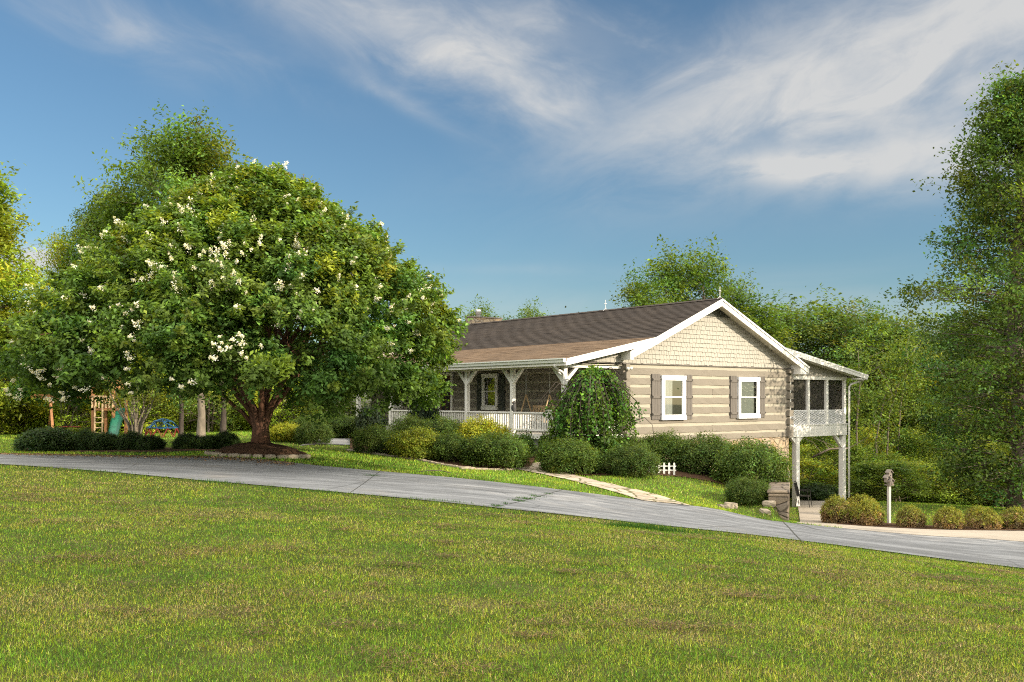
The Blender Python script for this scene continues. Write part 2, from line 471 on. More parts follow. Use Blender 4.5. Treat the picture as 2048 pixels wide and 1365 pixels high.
FIT_L = _fit(_gp(GP_COMMON + GP_LEFT) + XYZ_COMMON + XYZ_LEFT)
FIT_R = _fit(_gp(GP_COMMON + GP_RIGHT) + XYZ_COMMON + XYZ_RIGHT)
W0, W1 = np.array([7.02, 24.2]), np.array([10.62, 36.5])       # the line of the retaining wall, from the drive to the house corner


def _ev(fit, X, Y):
    c, w = fit
    X = np.clip(X, -32, 36); Y = np.clip(Y, -12, 62)
    d2 = (X[:, None] - c[None, :, 0]) ** 2 + (Y[:, None] - c[None, :, 1]) ** 2
    return (0.5 * d2 * np.log(d2 + 1e-9)) @ w[:-3] + w[-3] + w[-2] * X + w[-1] * Y


def T(X, Y):
    X = np.atleast_1d(np.asarray(X, float)).ravel(); Y = np.atleast_1d(np.asarray(Y, float)).ravel()
    out = np.empty(len(X))
    n = (W1 - W0) / np.linalg.norm(W1 - W0)
    for i in range(0, len(X), 60000):
        x, y = X[i:i + 60000], Y[i:i + 60000]
        sd = (x - W0[0]) * n[1] - (y - W0[1]) * n[0]
        s = np.clip((sd + 0.42) / 0.3, 0, 1); s = s * s * (3 - 2 * s)
        s2 = np.clip((sd + 3) / 6, 0, 1)
        k = np.clip((y - 22.6) / 0.9, 0, 1)                  # the step opens only past the drive
        s = s * k + s2 * (1 - k)
        z = _ev(FIT_L, x, y) * (1 - s) + _ev(FIT_R, x, y) * s
        out[i:i + 60000] = z
    return out


def T1(x, y): return float(T(x, y)[0])


def gp(u, v):
    """the ground point seen at column u, row v"""
    d = np.arange(4, 60, 0.05)
    X = (u - CX) / F * d
    z = T(X, d); r = (HZ - v) / F * d
    k = np.argmax(r <= z)
    return X[k], d[k]


DRIVE_NEAR = [P(u, d) for u, v, d in [(-420, 0, 22.5), (-200, 0, 21.3)] + GP_COMMON[:7] + [(2400, 0, 17.6), (2800, 0, 17.2)]]
DRIVE_FAR = [P(u, d) for u, v, d in [(-420, 0, 28.5), (-200, 0, 26.5)] + GP_COMMON[7:] + [(1800, 0, 23.2), (2048, 0, 23), (2400, 0, 22.6), (2800, 0, 22)]]
PATH_L = [gp(*p) for p in [(1282, 1003), (1235, 988), (1180, 973), (1120, 958), (1075, 948), (1030, 940), (985, 936)]]
PATH_R = [gp(*p) for p in [(1382, 1014), (1320, 993), (1255, 978), (1190, 963), (1140, 950), (1110, 937), (1085, 926)]]
PATH2 = ([gp(*p) for p in [(598, 893), (640, 890), (700, 891), (760, 897)]], [gp(*p) for p in [(640, 880), (668, 878), (720, 879), (780, 884)]])
APRON_N = [P(1592, 23.4), P(1800, 23.15), P(2048, 22.95), P(2400, 22.55), P(2800, 22)]
APRON_F = [P(1600, 30.5), P(1700, 30.2), P(1822, 29.3), P(2048, 28.3), P(2400, 28)]
PATIO = ([P(1600, 30.4), P(1615, 30.4), P(1672, 30.3)], [P(1592, 47), P(1640, 47), P(1690, 46)])
BED_F = [gp(*p) for p in [(700, 902), (760, 911), (840, 922), (880, 930), (930, 938), (1000, 941), (1060, 937)]]
BED_B = [P(700, 32.5), P(760, 32), P(840, 31), P(880, 31), P(930, 30.5), P(1000, 30), P(1075, 29.6)]
BED2_F = [gp(*p) for p in [(1085, 941), (1130, 951), (1200, 953), (1300, 951), (1380, 957), (1440, 968), (1490, 985), (1555, 1000)]]
BED2_B = [P(1085, 30.2), P(1130, 31.5), P(1200, 32), P(1300, 32), P(1380, 33), P(1440, 33.5), P(1490, 33), P(1566, 33)]
HEDGE_F = [gp(*p) for p in [(40, 904), (150, 905), (330, 906), (470, 903)]]
HEDGE_B = [P(40, 28.4), P(150, 28.2), P(330, 28.2), P(470, 28.6)]
HA = math.radians(38.6)
GX, GY = math.cos(HA), math.sin(HA)
HC = (3.63, 31.0)


def HW(t, s):
    """house plan (along the gable, along the length) to the ground"""
    return HC[0] + GX * t - GY * s, HC[1] + GY * t + GX * s


def poly_of(a, b): return np.array(list(a) + list(b)[::-1])


def inside(X, Y, poly):
    r = np.zeros(len(X), bool); n = len(poly); j = n - 1
    for i in range(n):
        xi, yi = poly[i]; xj, yj = poly[j]
        c = ((yi > Y) != (yj > Y)) & (X < (xj - xi) * (Y - yi) / (yj - yi + 1e-12) + xi)
        r ^= c; j = i
    return r


def resample(pl, n):
    pl = np.array(pl, float); seg = np.r_[0, np.cumsum(np.linalg.norm(np.diff(pl, axis=0), axis=1))]
    s = np.linspace(0, seg[-1], n)
    return np.c_[np.interp(s, seg, pl[:, 0]), np.interp(s, seg, pl[:, 1])]


def smooth(pl, n, k=2):
    q = resample(pl, n)
    for _ in range(k):
        q[1:-1] = 0.25 * q[:-2] + 0.5 * q[1:-1] + 0.25 * q[2:]
    return q


def sheet(name, A, B, off, mat, n=80, m=10, rag=0.0, hump=0.0, kind='structure'):
    a, b = smooth(A, n, 6), smooth(B, n, 6)
    if rag:
        t = np.arange(n)
        a = a + rag * np.c_[np.zeros(n), np.sin(t * 0.9) * 0.5 + RNG.normal(size=n) * 0.5]
        b = b + rag * np.c_[np.zeros(n), np.sin(t * 0.7 + 1) * 0.5 + RNG.normal(size=n) * 0.5]
    w = np.linspace(0, 1, m)[None, :, None]
    g = a[:, None, :] * (1 - w) + b[:, None, :] * w
    z = T(g[..., 0].ravel(), g[..., 1].ravel()).reshape(n, m) + off
    if hump: z += hump * np.sin(np.linspace(0, math.pi, m))[None, :] * (0.8 + 0.2 * RNG.normal(size=(n, m)))
    mb = MB()
    vs = [(g[i, j, 0], g[i, j, 1], z[i, j]) for i in range(n) for j in range(m)]
    fs = [(i * m + j, (i + 1) * m + j, (i + 1) * m + j + 1, i * m + j + 1) for i in range(n - 1) for j in range(m - 1)]
    # make faces look up
    p = [Vector(vs[k]) for k in fs[0]]
    if (p[1] - p[0]).cross(p[2] - p[0]).z < 0: fs = [f[::-1] for f in fs]
    mb.add(vs, fs)
    o = mb.build(name, mat, smooth=True)
    o['kind'] = kind
    return o


def build_ground():
    def ax(lo, hi, step, far):
        a = list(np.arange(lo, hi + 1e-6, step)); s = step; x = hi; y = lo
        while x < far:
            s *= 1.5; x += s; a.append(x)
        s = step
        while y > -far:
            s *= 1.5; y -= s; a.insert(0, y)
        return np.array(a)
    xs, ys = ax(-24, 26, 0.3, 420), ax(1, 48, 0.3, 420)
    X, Y = np.meshgrid(xs, ys, indexing='ij')
    z = T(X.ravel(), Y.ravel())
    nx, ny = len(xs), len(ys)
    v = np.c_[X.ravel(), Y.ravel(), z]
    idx = np.arange(nx * ny).reshape(nx, ny)
    q = np.stack([idx[:-1, :-1], idx[1:, :-1], idx[1:, 1:], idx[:-1, 1:]], -1).reshape(-1, 4)
    me = bpy.data.meshes.new('ground')
    me.from_pydata(v.tolist(), [], q.tolist()); me.polygons.foreach_set('use_smooth', [True] * len(q))
    me.materials.append(MAT['turf'])
    o = mesh_obj('ground', me); o['kind'] = 'structure'
    sheet('driveway', DRIVE_NEAR, DRIVE_FAR, 0.015, MAT['drive'], 240, 24)
    sheet('concrete_apron', APRON_N, APRON_F, 0.022, MAT['concrete'], 60, 20)
    sheet('patio', PATIO[0], PATIO[1], 0.026, MAT['concrete'], 12, 40)
    sheet('flagstone_path', PATH_L, PATH_R, 0.028, MAT['flag'], 70, 10, 0.05)
    sheet('entrance_walk', PATH2[0], PATH2[1], 0.02, MAT['drive'], 30, 8)
    sheet('mulch_bed', BED_F, BED_B, 0.02, MAT['mulch'], 60, 14, 0.04, 0.05)
    sheet('mulch_bed', BED2_F, BED2_B, 0.02, MAT['mulch'], 60, 14, 0.04, 0.05)
    sheet('mulch_bed', HEDGE_F, HEDGE_B, 0.02, MAT['mulch'], 60, 8, 0.04, 0.03)
    shf = [P(u, d) for u, d in ((1672, 29.3), (1735, 28.9), (1822, 28.4), (1897, 28.0), (1970, 27.8), (2060, 27.6), (2300, 27.5))]
    shb = [P(u, d) for u, d in ((1672, 31.2), (1735, 30.6), (1822, 30.0), (1897, 29.4), (1970, 29.3), (2060, 29.2), (2300, 29))]
    sheet('mulch_bed', shf, shb, 0.035, MAT['mulch'], 60, 8, 0.05, 0.03)
    # joints of the drive: narrow dark grooves and weeds
    for (u0, v0), (u1, v1), w in (((985, 1017), (1125, 982), 0.022), ((1567, 1046), (1607, 1087), 0.03), ((700, 988), (765, 941), 0.014)):
        a, b = np.array(gp(u0, v0)), np.array(gp(u1, v1)); d = (b - a) / np.linalg.norm(b - a); nn = np.array([-d[1], d[0]]) * w / 2
        sheet('drive_joint', [a - nn, (a + b) / 2 - nn * 1.4, b - nn], [a + nn, (a + b) / 2 + nn * .7, b + nn], 0.0195, MAT['joint'], 30, 3, 0.006)


# ------------------------------------------------------------------ turf
def lawn_masks(X, Y):
    bad = inside(X, Y, poly_of(DRIVE_NEAR, DRIVE_FAR))
    for a, b in ((PATH_L, PATH_R), PATH2, (APRON_N, APRON_F), PATIO, (BED_F, BED_B), (BED2_F, BED2_B), (HEDGE_F, HEDGE_B)):
        bad |= inside(X, Y, poly_of(a, b))
    hp = np.array([HW(-2.6, 0), HW(9.2, 0), HW(13.5, .3), HW(13.5, 17), HW(-2.6, 17)])
    bad |= inside(X, Y, hp)
    bad |= ((X + 6.55) / 1.25) ** 2 + ((Y - 24.7) / 0.95) ** 2 < 1
    return ~bad


def vnoise(X, Y, s, seed):
    r = np.random.default_rng(seed); n = 64; g = r.uniform(0, 1, (n, n))
    x, y = X / s + 1000, Y / s + 1000
    i, j = np.floor(x).astype(int), np.floor(y).astype(int); a, b = x - i, y - j
    a = a * a * (3 - 2 * a); b = b * b * (3 - 2 * b)
    f = lambda p, q: g[p % n, q % n]
    return f(i, j) * (1 - a) * (1 - b) + f(i + 1, j) * a * (1 - b) + f(i, j + 1) * (1 - a) * b + f(i + 1, j + 1) * a * b


def fbm(X, Y, s, seed): return (vnoise(X, Y, s, seed) + 0.5 * vnoise(X, Y, s / 2.1, seed + 1) + 0.25 * vnoise(X, Y, s / 4.3, seed + 2)) / 1.75


def blades(name, X, Y, h, w, col, lean, label, cat_mat):
    N = len(X)
    z = T(X, Y)
    th = RNG.uniform(0, 2 * math.pi, N); ph = RNG.uniform(0, 2 * math.pi, N)
    ln = np.clip(np.abs(RNG.normal(size=N)) * lean, 0, 1.5)
    d = np.c_[np.cos(ph) * np.sin(ln), np.sin(ph) * np.sin(ln), np.cos(ln)]
    sd = np.c_[np.cos(th), np.sin(th), np.zeros(N)]
    b = np.c_[X, Y, z - 0.004]
    v = np.empty((N, 3, 3))
    v[:, 0] = b - sd * (w / 2)[:, None]; v[:, 1] = b + sd * (w / 2)[:, None]; v[:, 2] = b + d * h[:, None]
    v[:, 2, 2] = np.maximum(v[:, 2, 2], b[:, 2] + 0.008)
    o = mesh_obj(name, quad_mesh(name, v, col, cat_mat))
    o['kind'] = 'stuff'; o['label'] = label
    return o


def turf_color(X, Y, n, lush=0.0):
    a = fbm(X, Y, 1.5, 5); b = fbm(X, Y, 0.42, 21); c = fbm(X, Y, 4.5, 33)
    green = tint((0.225, 0.345, 0.030), n, 0.38, 0.12)
    yel = tint((0.40, 0.43, 0.055), n, 0.34, 0.08)
    tan = tint((0.46, 0.39, 0.15), n, 0.34, 0.06)
    dk = tint((0.13, 0.26, 0.028), n, 0.36, 0.1)
    r = RNG.uniform(0, 1, n)
    s = 0.45 * a + 0.35 * b + 0.2 * c - lush
    py = np.clip((s - 0.38) * 3.4, 0.05, 0.7); pt = np.clip((s - 0.47) * 3.4, 0.06, 0.55)
    pd = np.clip((0.45 - s) * 5.0, 0, 0.75)
    col = np.where((r < pd)[:, None], dk, green)
    col = np.where((r > 1 - py)[:, None], yel, col)
    return np.where((r > 1 - pt)[:, None], tan, col)


def build_grass():
    # the near lawn, mown short
    n = 760000
    Y = 3.6 * np.exp(RNG.uniform(0, 1, n) * math.log(20.8 / 3.6)); X = RNG.uniform(-1, 1, n) * (0.60 * Y + 1.8)
    near = np.array(DRIVE_NEAR)
    yn = np.interp(X, near[:, 0], near[:, 1]) + 0.06 * fbm(X, Y, 0.4, 3) + 0.03 * RNG.normal(size=n)
    k = Y < yn + .03; X, Y = X[k], Y[k]; edge = (yn[k] - Y)
    n = len(X)
    h = RNG.uniform(0.018, 0.042, n) * (0.7 + 0.7 * fbm(X, Y, 0.8, 9)) * (0.9 + 0.012 * Y)
    h = np.where(edge < 0.2, h * RNG.uniform(0.9, 1.7, n), h)
    w = 0.0040 * (0.55 + Y / 8.5) * RNG.uniform(0.7, 1.3, n)
    col = turf_color(X, Y, n, 0.0)
    lush = np.where(edge < 0.3, 0.6, 0.0)[:, None]
    col = col * (1 - lush) + tint((0.095, 0.155, 0.03), n, 0.2) * lush
    blades('lawn_grass', X, Y, h, w, col, 1.15, 'short mown lawn grass between the camera and the grey drive, mottled green and straw', MAT['grass'])
    # straw clippings lying in clumps
    cs = []
    r = np.random.default_rng(4)
    for i in range(190):
        y = 5.5 + 11.0 * r.uniform(0, 1) ** 0.8; x = r.uniform(-0.56, 0.56) * y
        cs.append((x, y, r.uniform(0.08, 0.30) * (0.6 + y / 18), r.uniform(0.03, 0.10), r.uniform(40, 190)))
    PX, PY, PZ = [], [], []
    for x, y, a, b, m in cs:
        m = int(m)
        PX.append(x + r.normal(size=m) * a); PY.append(y + r.normal(size=m) * b * 1.6); PZ.append(np.abs(r.normal(size=m)) * 0.013 + 0.026)
    m = 26000
    yy = 4 + 14 * r.uniform(0, 1, m); xx = r.uniform(-0.6, 0.6, m) * yy
    s = fbm(xx, yy, 1.5, 5) * .5 + fbm(xx, yy, 0.42, 21) * .5
    kk = r.uniform(0, 1, m) < np.clip((s - 0.42) * 3, 0.02, 0.9)
    PX.append(xx[kk]); PY.append(yy[kk]); PZ.append(r.uniform(0.004, 0.02, kk.sum()))
    X, Y, Zo = np.concatenate(PX), np.concatenate(PY), np.concatenate(PZ)
    k = Y < np.interp(X, near[:, 0], near[:, 1]) - 0.1; X, Y, Zo = X[k], Y[k], Zo[k]
    N = len(X); z = T(X, Y) + Zo
    th = RNG.uniform(0, 2 * math.pi, N); L = RNG.uniform(0.03, 0.07, N); tl = RNG.normal(size=N) * 0.2
    d = np.c_[np.cos(th), np.sin(th), tl] * L[:, None] / 2
    w = np.c_[-np.sin(th), np.cos(th), np.zeros(N)] * (0.0030 * (0.5 + Y / 8))[:, None]
    p = np.c_[X, Y, z]
    v = np.stack([p - d - w * .4, p - d + w * .4, p + d + w * .4, p + d - w * .4], 1)
    o = mesh_obj('straw_clippings', quad_mesh('straw_clippings', v, tint((0.15, 0.092, 0.05), N, 0.6, 0.06), MAT['grass']))
    o['kind'] = 'stuff'; o['label'] = 'brown dry grass clippings lying in small clumps on the near lawn'
    # lawns beyond the drive
    n = 420000
    Y = RNG.uniform(21.5, 45, n); X = RNG.uniform(-0.62, 0.60, n) * Y
    far = np.array(DRIVE_FAR); yf = np.interp(X, far[:, 0], far[:, 1])
    k = (Y > yf - 0.05 * fbm(X, Y, 0.5, 8)) & lawn_masks(X, Y)
    k &= (X < 8) | (Y > 29.2)
    k &= RNG.uniform(0, 1, n) < np.where((X > -9) & (X < 9) & (Y < 29), 1.0, 0.55)
    X, Y = X[k], Y[k]; n = len(X)
    h = RNG.uniform(0.04, 0.07, n); w = RNG.uniform(0.010, 0.018, n)
    edge = Y - np.interp(X, far[:, 0], far[:, 1])
    h = np.where(edge < 0.25, h * RNG.uniform(1, 1.7, n), h)
    blades('lawn_grass', X, Y, h, w, turf_color(X, Y, n, 0.16), 0.7, 'green lawn grass beyond the grey drive, round the house and shrubs', MAT['grass'])
    # taller tufts along the edge of the drive
    PX, PY, PH = [], [], []
    for u, v, su, m, hh in ((870, 1002, 40, 200, .07), (1300, 1060, 45, 900, .13), (1270, 1056, 30, 400, .12), (430, 966, 25, 200, .09), (130, 942, 60, 200, .10), (1040, 1028, 30, 150, .08), (620, 984, 50, 250, .07), (1500, 1078, 60, 300, .08)):
        x, y = gp(u, v); s = su / F * y
        PX.append(x + RNG.normal(size=m) * s); PY.append(y + np.abs(RNG.normal(size=m)) * -0.09 + 0.02); PH.append(RNG.uniform(0.4, 1.15, m) * hh)
    X, Y, h = np.concatenate(PX), np.concatenate(PY), np.concatenate(PH)
    blades('grass_tuft', X, Y, h, np.full(len(X), 0.012), tint((0.06, 0.14, 0.025), len(X), 0.2), 0.55, 'taller uncut grass tufts along the near edge of the drive', MAT['grass'])
    # leaf litter blown along the far edge of the drive
    m = 2600; u = RNG.uniform(-60, 620, m) ** 1.0; fa = np.array(DRIVE_FAR); X = (u - CX) / F * 24.4; Y = np.interp(X, fa[:, 0], fa[:, 1]) - np.abs(RNG.normal(size=m)) * .42 - .02
    z = T(X, Y) + .022; th = RNG.uniform(0, 6.283, m); s = RNG.uniform(.018, .04, m); ax = np.c_[np.cos(th), np.sin(th), RNG.normal(size=m) * .3] * s[:, None]; bx = np.c_[-np.sin(th), np.cos(th), RNG.normal(size=m) * .3] * s[:, None] * .6; p = np.c_[X, Y, z]
    o = mesh_obj('leaf_litter', quad_mesh('leaf_litter', np.stack([p - ax, p + bx, p + ax, p - bx], 1), tint((0.23, 0.155, 0.085), m, .4, .08), MAT['grass'])); o['kind'] = 'stuff'; o['label'] = 'dry leaves blown along the far left edge of the drive'
    # weeds growing in the joint of the drive
    PX, PY = [], []
    for u, v, su, m in ((992, 1014, 6, 90), (1012, 1010, 5, 40), (1036, 1004, 9, 150), (1052, 1000, 9, 170), (1072, 995, 7, 90), (1095, 990, 6, 40), (742, 953, 10, 70)):
        x, y = gp(u, v); s = su / F * y
        PX.append(x + RNG.normal(size=m) * s); PY.append(y + RNG.normal(size=m) * 0.05)
    X, Y = np.concatenate(PX), np.concatenate(PY); n = len(X)
    o = blades('weeds', X, Y, RNG.uniform(0.025, 0.065, n), np.full(n, 0.012), tint((0.05, 0.12, 0.025), n, 0.25), 0.8, 'green weeds growing in the cracked joint of the drive', MAT['grass'])
    o.location.z = 0.015
# ------------------------------------------------------------------ the log house; local axes: x along the gable, y along the length, z up
RIDGE_T, RIDGE_Z, PITCH = 4.38, 3.51, 0.44
KINK_T = 1.0
KINK_Z = RIDGE_Z - PITCH * (RIDGE_T - KINK_T)
EAVE_T, EAVE_Z = -2.94, 1.22
BACK_T = 9.56
OV = 0.5
FLOOR, PLATE, SILL = -1.15, 1.14, -1.46
HL = 16.2
def roof_z(t):
    if t < KINK_T: return EAVE_Z + (t - EAVE_T) * (KINK_Z - EAVE_Z) / (KINK_T - EAVE_T)
    return RIDGE_Z - PITCH * abs(t - RIDGE_T)
CHINKS = [1.07, .745, .42, .09, -.235, -.56, -.89, -1.22]


def roof_courses(mb, t0, z0, t1, z1, s0, s1, expo, mi, th=.012):
    L = math.hypot(t1 - t0, z1 - z0); n = int(round(L / expo)); nt, nz = -(z1 - z0) / L, (t1 - t0) / L
    if nz < 0: nt, nz = -nt, -nz
    for i in range(n):
        a, b = i / n, (i + 1) / n
        pa = (t0 + (t1 - t0) * a, z0 + (z1 - z0) * a); pb = (t0 + (t1 - t0) * b, z0 + (z1 - z0) * b)
        lo = (pa[0] + nt * th, pa[1] + nz * th)
        ns = 34
        ss = np.linspace(s0, s1, ns); j = np.random.default_rng(i).normal(size=ns) * 0.004
        vs, fs = [], []
        for q, sv in enumerate(ss):
            o = abs(j[q])
            vs += [(pa[0], sv, pa[1]), (lo[0] + nt * o, sv, lo[1] + nz * o), (pb[0] + nt * .002, sv, pb[1] + nz * .002)]
        for q in range(ns - 1):
            k = q * 3
            fs += [(k, k + 3, k + 4, k + 1), (k + 1, k + 4, k + 5, k + 2)]
        mb.add(vs, fs, mi)


def hewn_log(mb, axis, a0, a1, o0, o1, z0, z1, seed, mi=0):
    """a squared log with a hand-hewn face; axis 0: lies along x, face towards -y; axis 1: lies along y, face towards -x"""
    r = np.random.default_rng(seed); n = max(4, int((a1 - a0) / 0.3))
    A = np.linspace(a0, a1, n + 1)
    ring = []
    for a in A:
        e = r.normal(size=4) * 0.006
        ring.append([(a, o0 + e[0], z0 + e[1] + 0.012), (a, o0 + 0.014, z0 + e[1]), (a, o1, z0), (a, o1, z1), (a, o0 + 0.014, z1 + e[2]), (a, o0 + e[3], z1 + e[2] - 0.012)])
    vs = [p if axis == 0 else (p[1], p[0], p[2]) for rr in ring for p in rr]
    fs = []
    for i in range(n):
        for k in range(6):
            k2 = (k + 1) % 6; fs.append((i * 6 + k, (i + 1) * 6 + k, (i + 1) * 6 + k2, i * 6 + k2))
    fs += [(5, 4, 3, 2, 1, 0), tuple(n * 6 + k for k in range(6))]
    if axis == 1: fs = [f[::-1] for f in fs]
    mb.add(vs, fs, mi)


def mapper(face):
    if face == 'gable': return lambda a, o, z: (a, -o, z)
    return lambda a, o, z: (-o, a, z)


def fbox(mb, f, a0, a1, o0, o1, z0, z1, mi=0):
    p, q = f(a0, o0, z0), f(a1, o1, z1)
    mb.box(p[0], q[0], p[1], q[1], p[2], q[2], mi)


def window(root, face, a0, a1, z0, z1, drape, trim='white_bright'):
    f = mapper(face); m = MAT
    mb = MB(); tw = 0.12
    fbox(mb, f, a0, a0 + tw, -.01, .10, z0 + .14, z1 - .13); fbox(mb, f, a1 - tw, a1, -.01, .10, z0 + .14, z1 - .13)
    fbox(mb, f, a0 - .012, a1 + .012, -.01, .115, z1 - .13, z1)
    w = mb.build('window', m[trim], root, bevel=.004)
    mb = MB(); fbox(mb, f, a0 - .02, a1 + .02, -.01, .125, z0, z0 + .14); mb.build('sill', m[trim], w, bevel=.006)
    zi0, zi1 = z0 + .14, z1 - .13; zm = (zi0 + zi1) / 2; i0, i1 = a0 + tw, a1 - tw
    mb = MB()
    for b0, b1, oo in ((zm, zi1, .082), (zi0, zm + .035, .070)):
        fbox(mb, f, i0, i0 + .035, oo - .014, oo, b0, b1); fbox(mb, f, i1 - .035, i1, oo - .014, oo, b0, b1)
        fbox(mb, f, i0 + .035, i1 - .035, oo - .014, oo, b0, b0 + .037); fbox(mb, f, i0 + .035, i1 - .035, oo - .014, oo, b1 - .035, b1)
    mb.build('sash', m[trim], w)
    mb = MB(); mb.add([f(i0, .054, zi0), f(i1, .054, zi0), f(i1, .054, zi1), f(i0, .054, zi1)], [(0, 1, 2, 3) if face == 'gable' else (3, 2, 1, 0)]); mb.build('pane', m['glass'], w)
    mb = MB(); fbox(mb, f, i0, i1, .019, .023, zi0, zi1); mb.build('backing', m['dark'], w)
    if drape == 'drape':
        for c0, c1 in ((i0 + .01, i0 + (i1 - i0) * .47), (i1 - .07, i1)):
            mb = MB(); n = 30; vs = []
            for k in range(n + 1):
                a = c0 + (c1 - c0) * k / n; o = .036 + .010 * math.sin(k * 1.4)
                vs += [f(a, o, zi0), f(a + .03 * math.sin(3 * k / n), o, zi1)]
            mb.add(vs, [(2 * k, 2 * k + 2, 2 * k + 3, 2 * k + 1) for k in range(n)])
            mb.build('curtain', m['curtain'], w, smooth=True)
    elif drape == 'blind':
        mb = MB(); fbox(mb, f, i0 + .02, i1 - .16, .032, .036, zi0 + .02, zi1); mb.build('blind', m['blind'], w)
    elif drape == 'sheer':
        mb = MB(); fbox(mb, f, i0 + .02, i0 + .10, .032, .036, zi0, zm); mb.build('curtain', m['curtain'], w)
    return w


def shutter(root, face, a0, a1, z0, z1, mat):
    f = mapper(face); mb = MB(); n = 3; w = (a1 - a0) / n
    for k in range(n): fbox(mb, f, a0 + k * w + .004, a0 + (k + 1) * w - .004, .0, .04, z0, z1)
    o = mb.build('shutter', MAT[mat], root, bevel=.003)
    for q in (.12, .5, .88):
        zc = z0 + (z1 - z0) * q
        mb = MB(); fbox(mb, f, a0 + .002, a1 - .002, .04, .068, zc - .045, zc + .045); mb.build('batten', MAT[mat], o, bevel=.003)
        if face == 'gable':
            for aa in (a0 + .03, a1 - .03): mb = MB(); fbox(mb, f, aa - .02, aa + .02, .068, .076, zc - .02, zc + .02); mb.build('hinge', MAT['darkmetal'], o)


def flood(root, p, name='floodlight'):
    mb = MB(); x, y, z = p
    mb.box(x - .06, x + .06, y - .03, y, z - .05, z + .05)
    o = mb.build(name, MAT['white'], root)
    for dx in (-.09, .11):
        mb = MB(); d = Vector((dx, -.12, -.07)).normalized(); q = Vector((x, y - .02, z))
        mb.tube([q, q + d * .06, q + d * .10, q + d * .19], [.014, .02, .035, .062], 10)
        mb.build('lamp_head', MAT['white'], o, smooth=True)


def railing(root, p, q, n, zt=-.43, zb=-1.04, m='white'):
    """one bay from p to q (plan points)"""
    p, q = Vector((*p, 0)), Vector((*q, 0)); d = (q - p).normalized(); Z = lambda v, z: (v.x, v.y, z)
    mb = MB(); mb.bar(Z(p, zt - .025), Z(q, zt - .025), .11, .05)
    r = mb.build('railing', MAT[m], root, bevel=.004)
    mb = MB(); mb.bar(Z(p, zb + .03), Z(q, zb + .03), .05, .06); mb.build('bottom_rail', MAT[m], r)
    mb = MB(); mb.box(-.022, .022, -.022, .022, zb + .06, zt - .05); me = mb.mesh('baluster', MAT[m])
    for k in range(n):
        v = p + (q - p) * ((k + .7) / (n + .4))
        o = mesh_obj('baluster', me, r); o.location = (v.x, v.y, 0); o.rotation_euler = (0, 0, math.atan2(d.y, d.x))
    return r


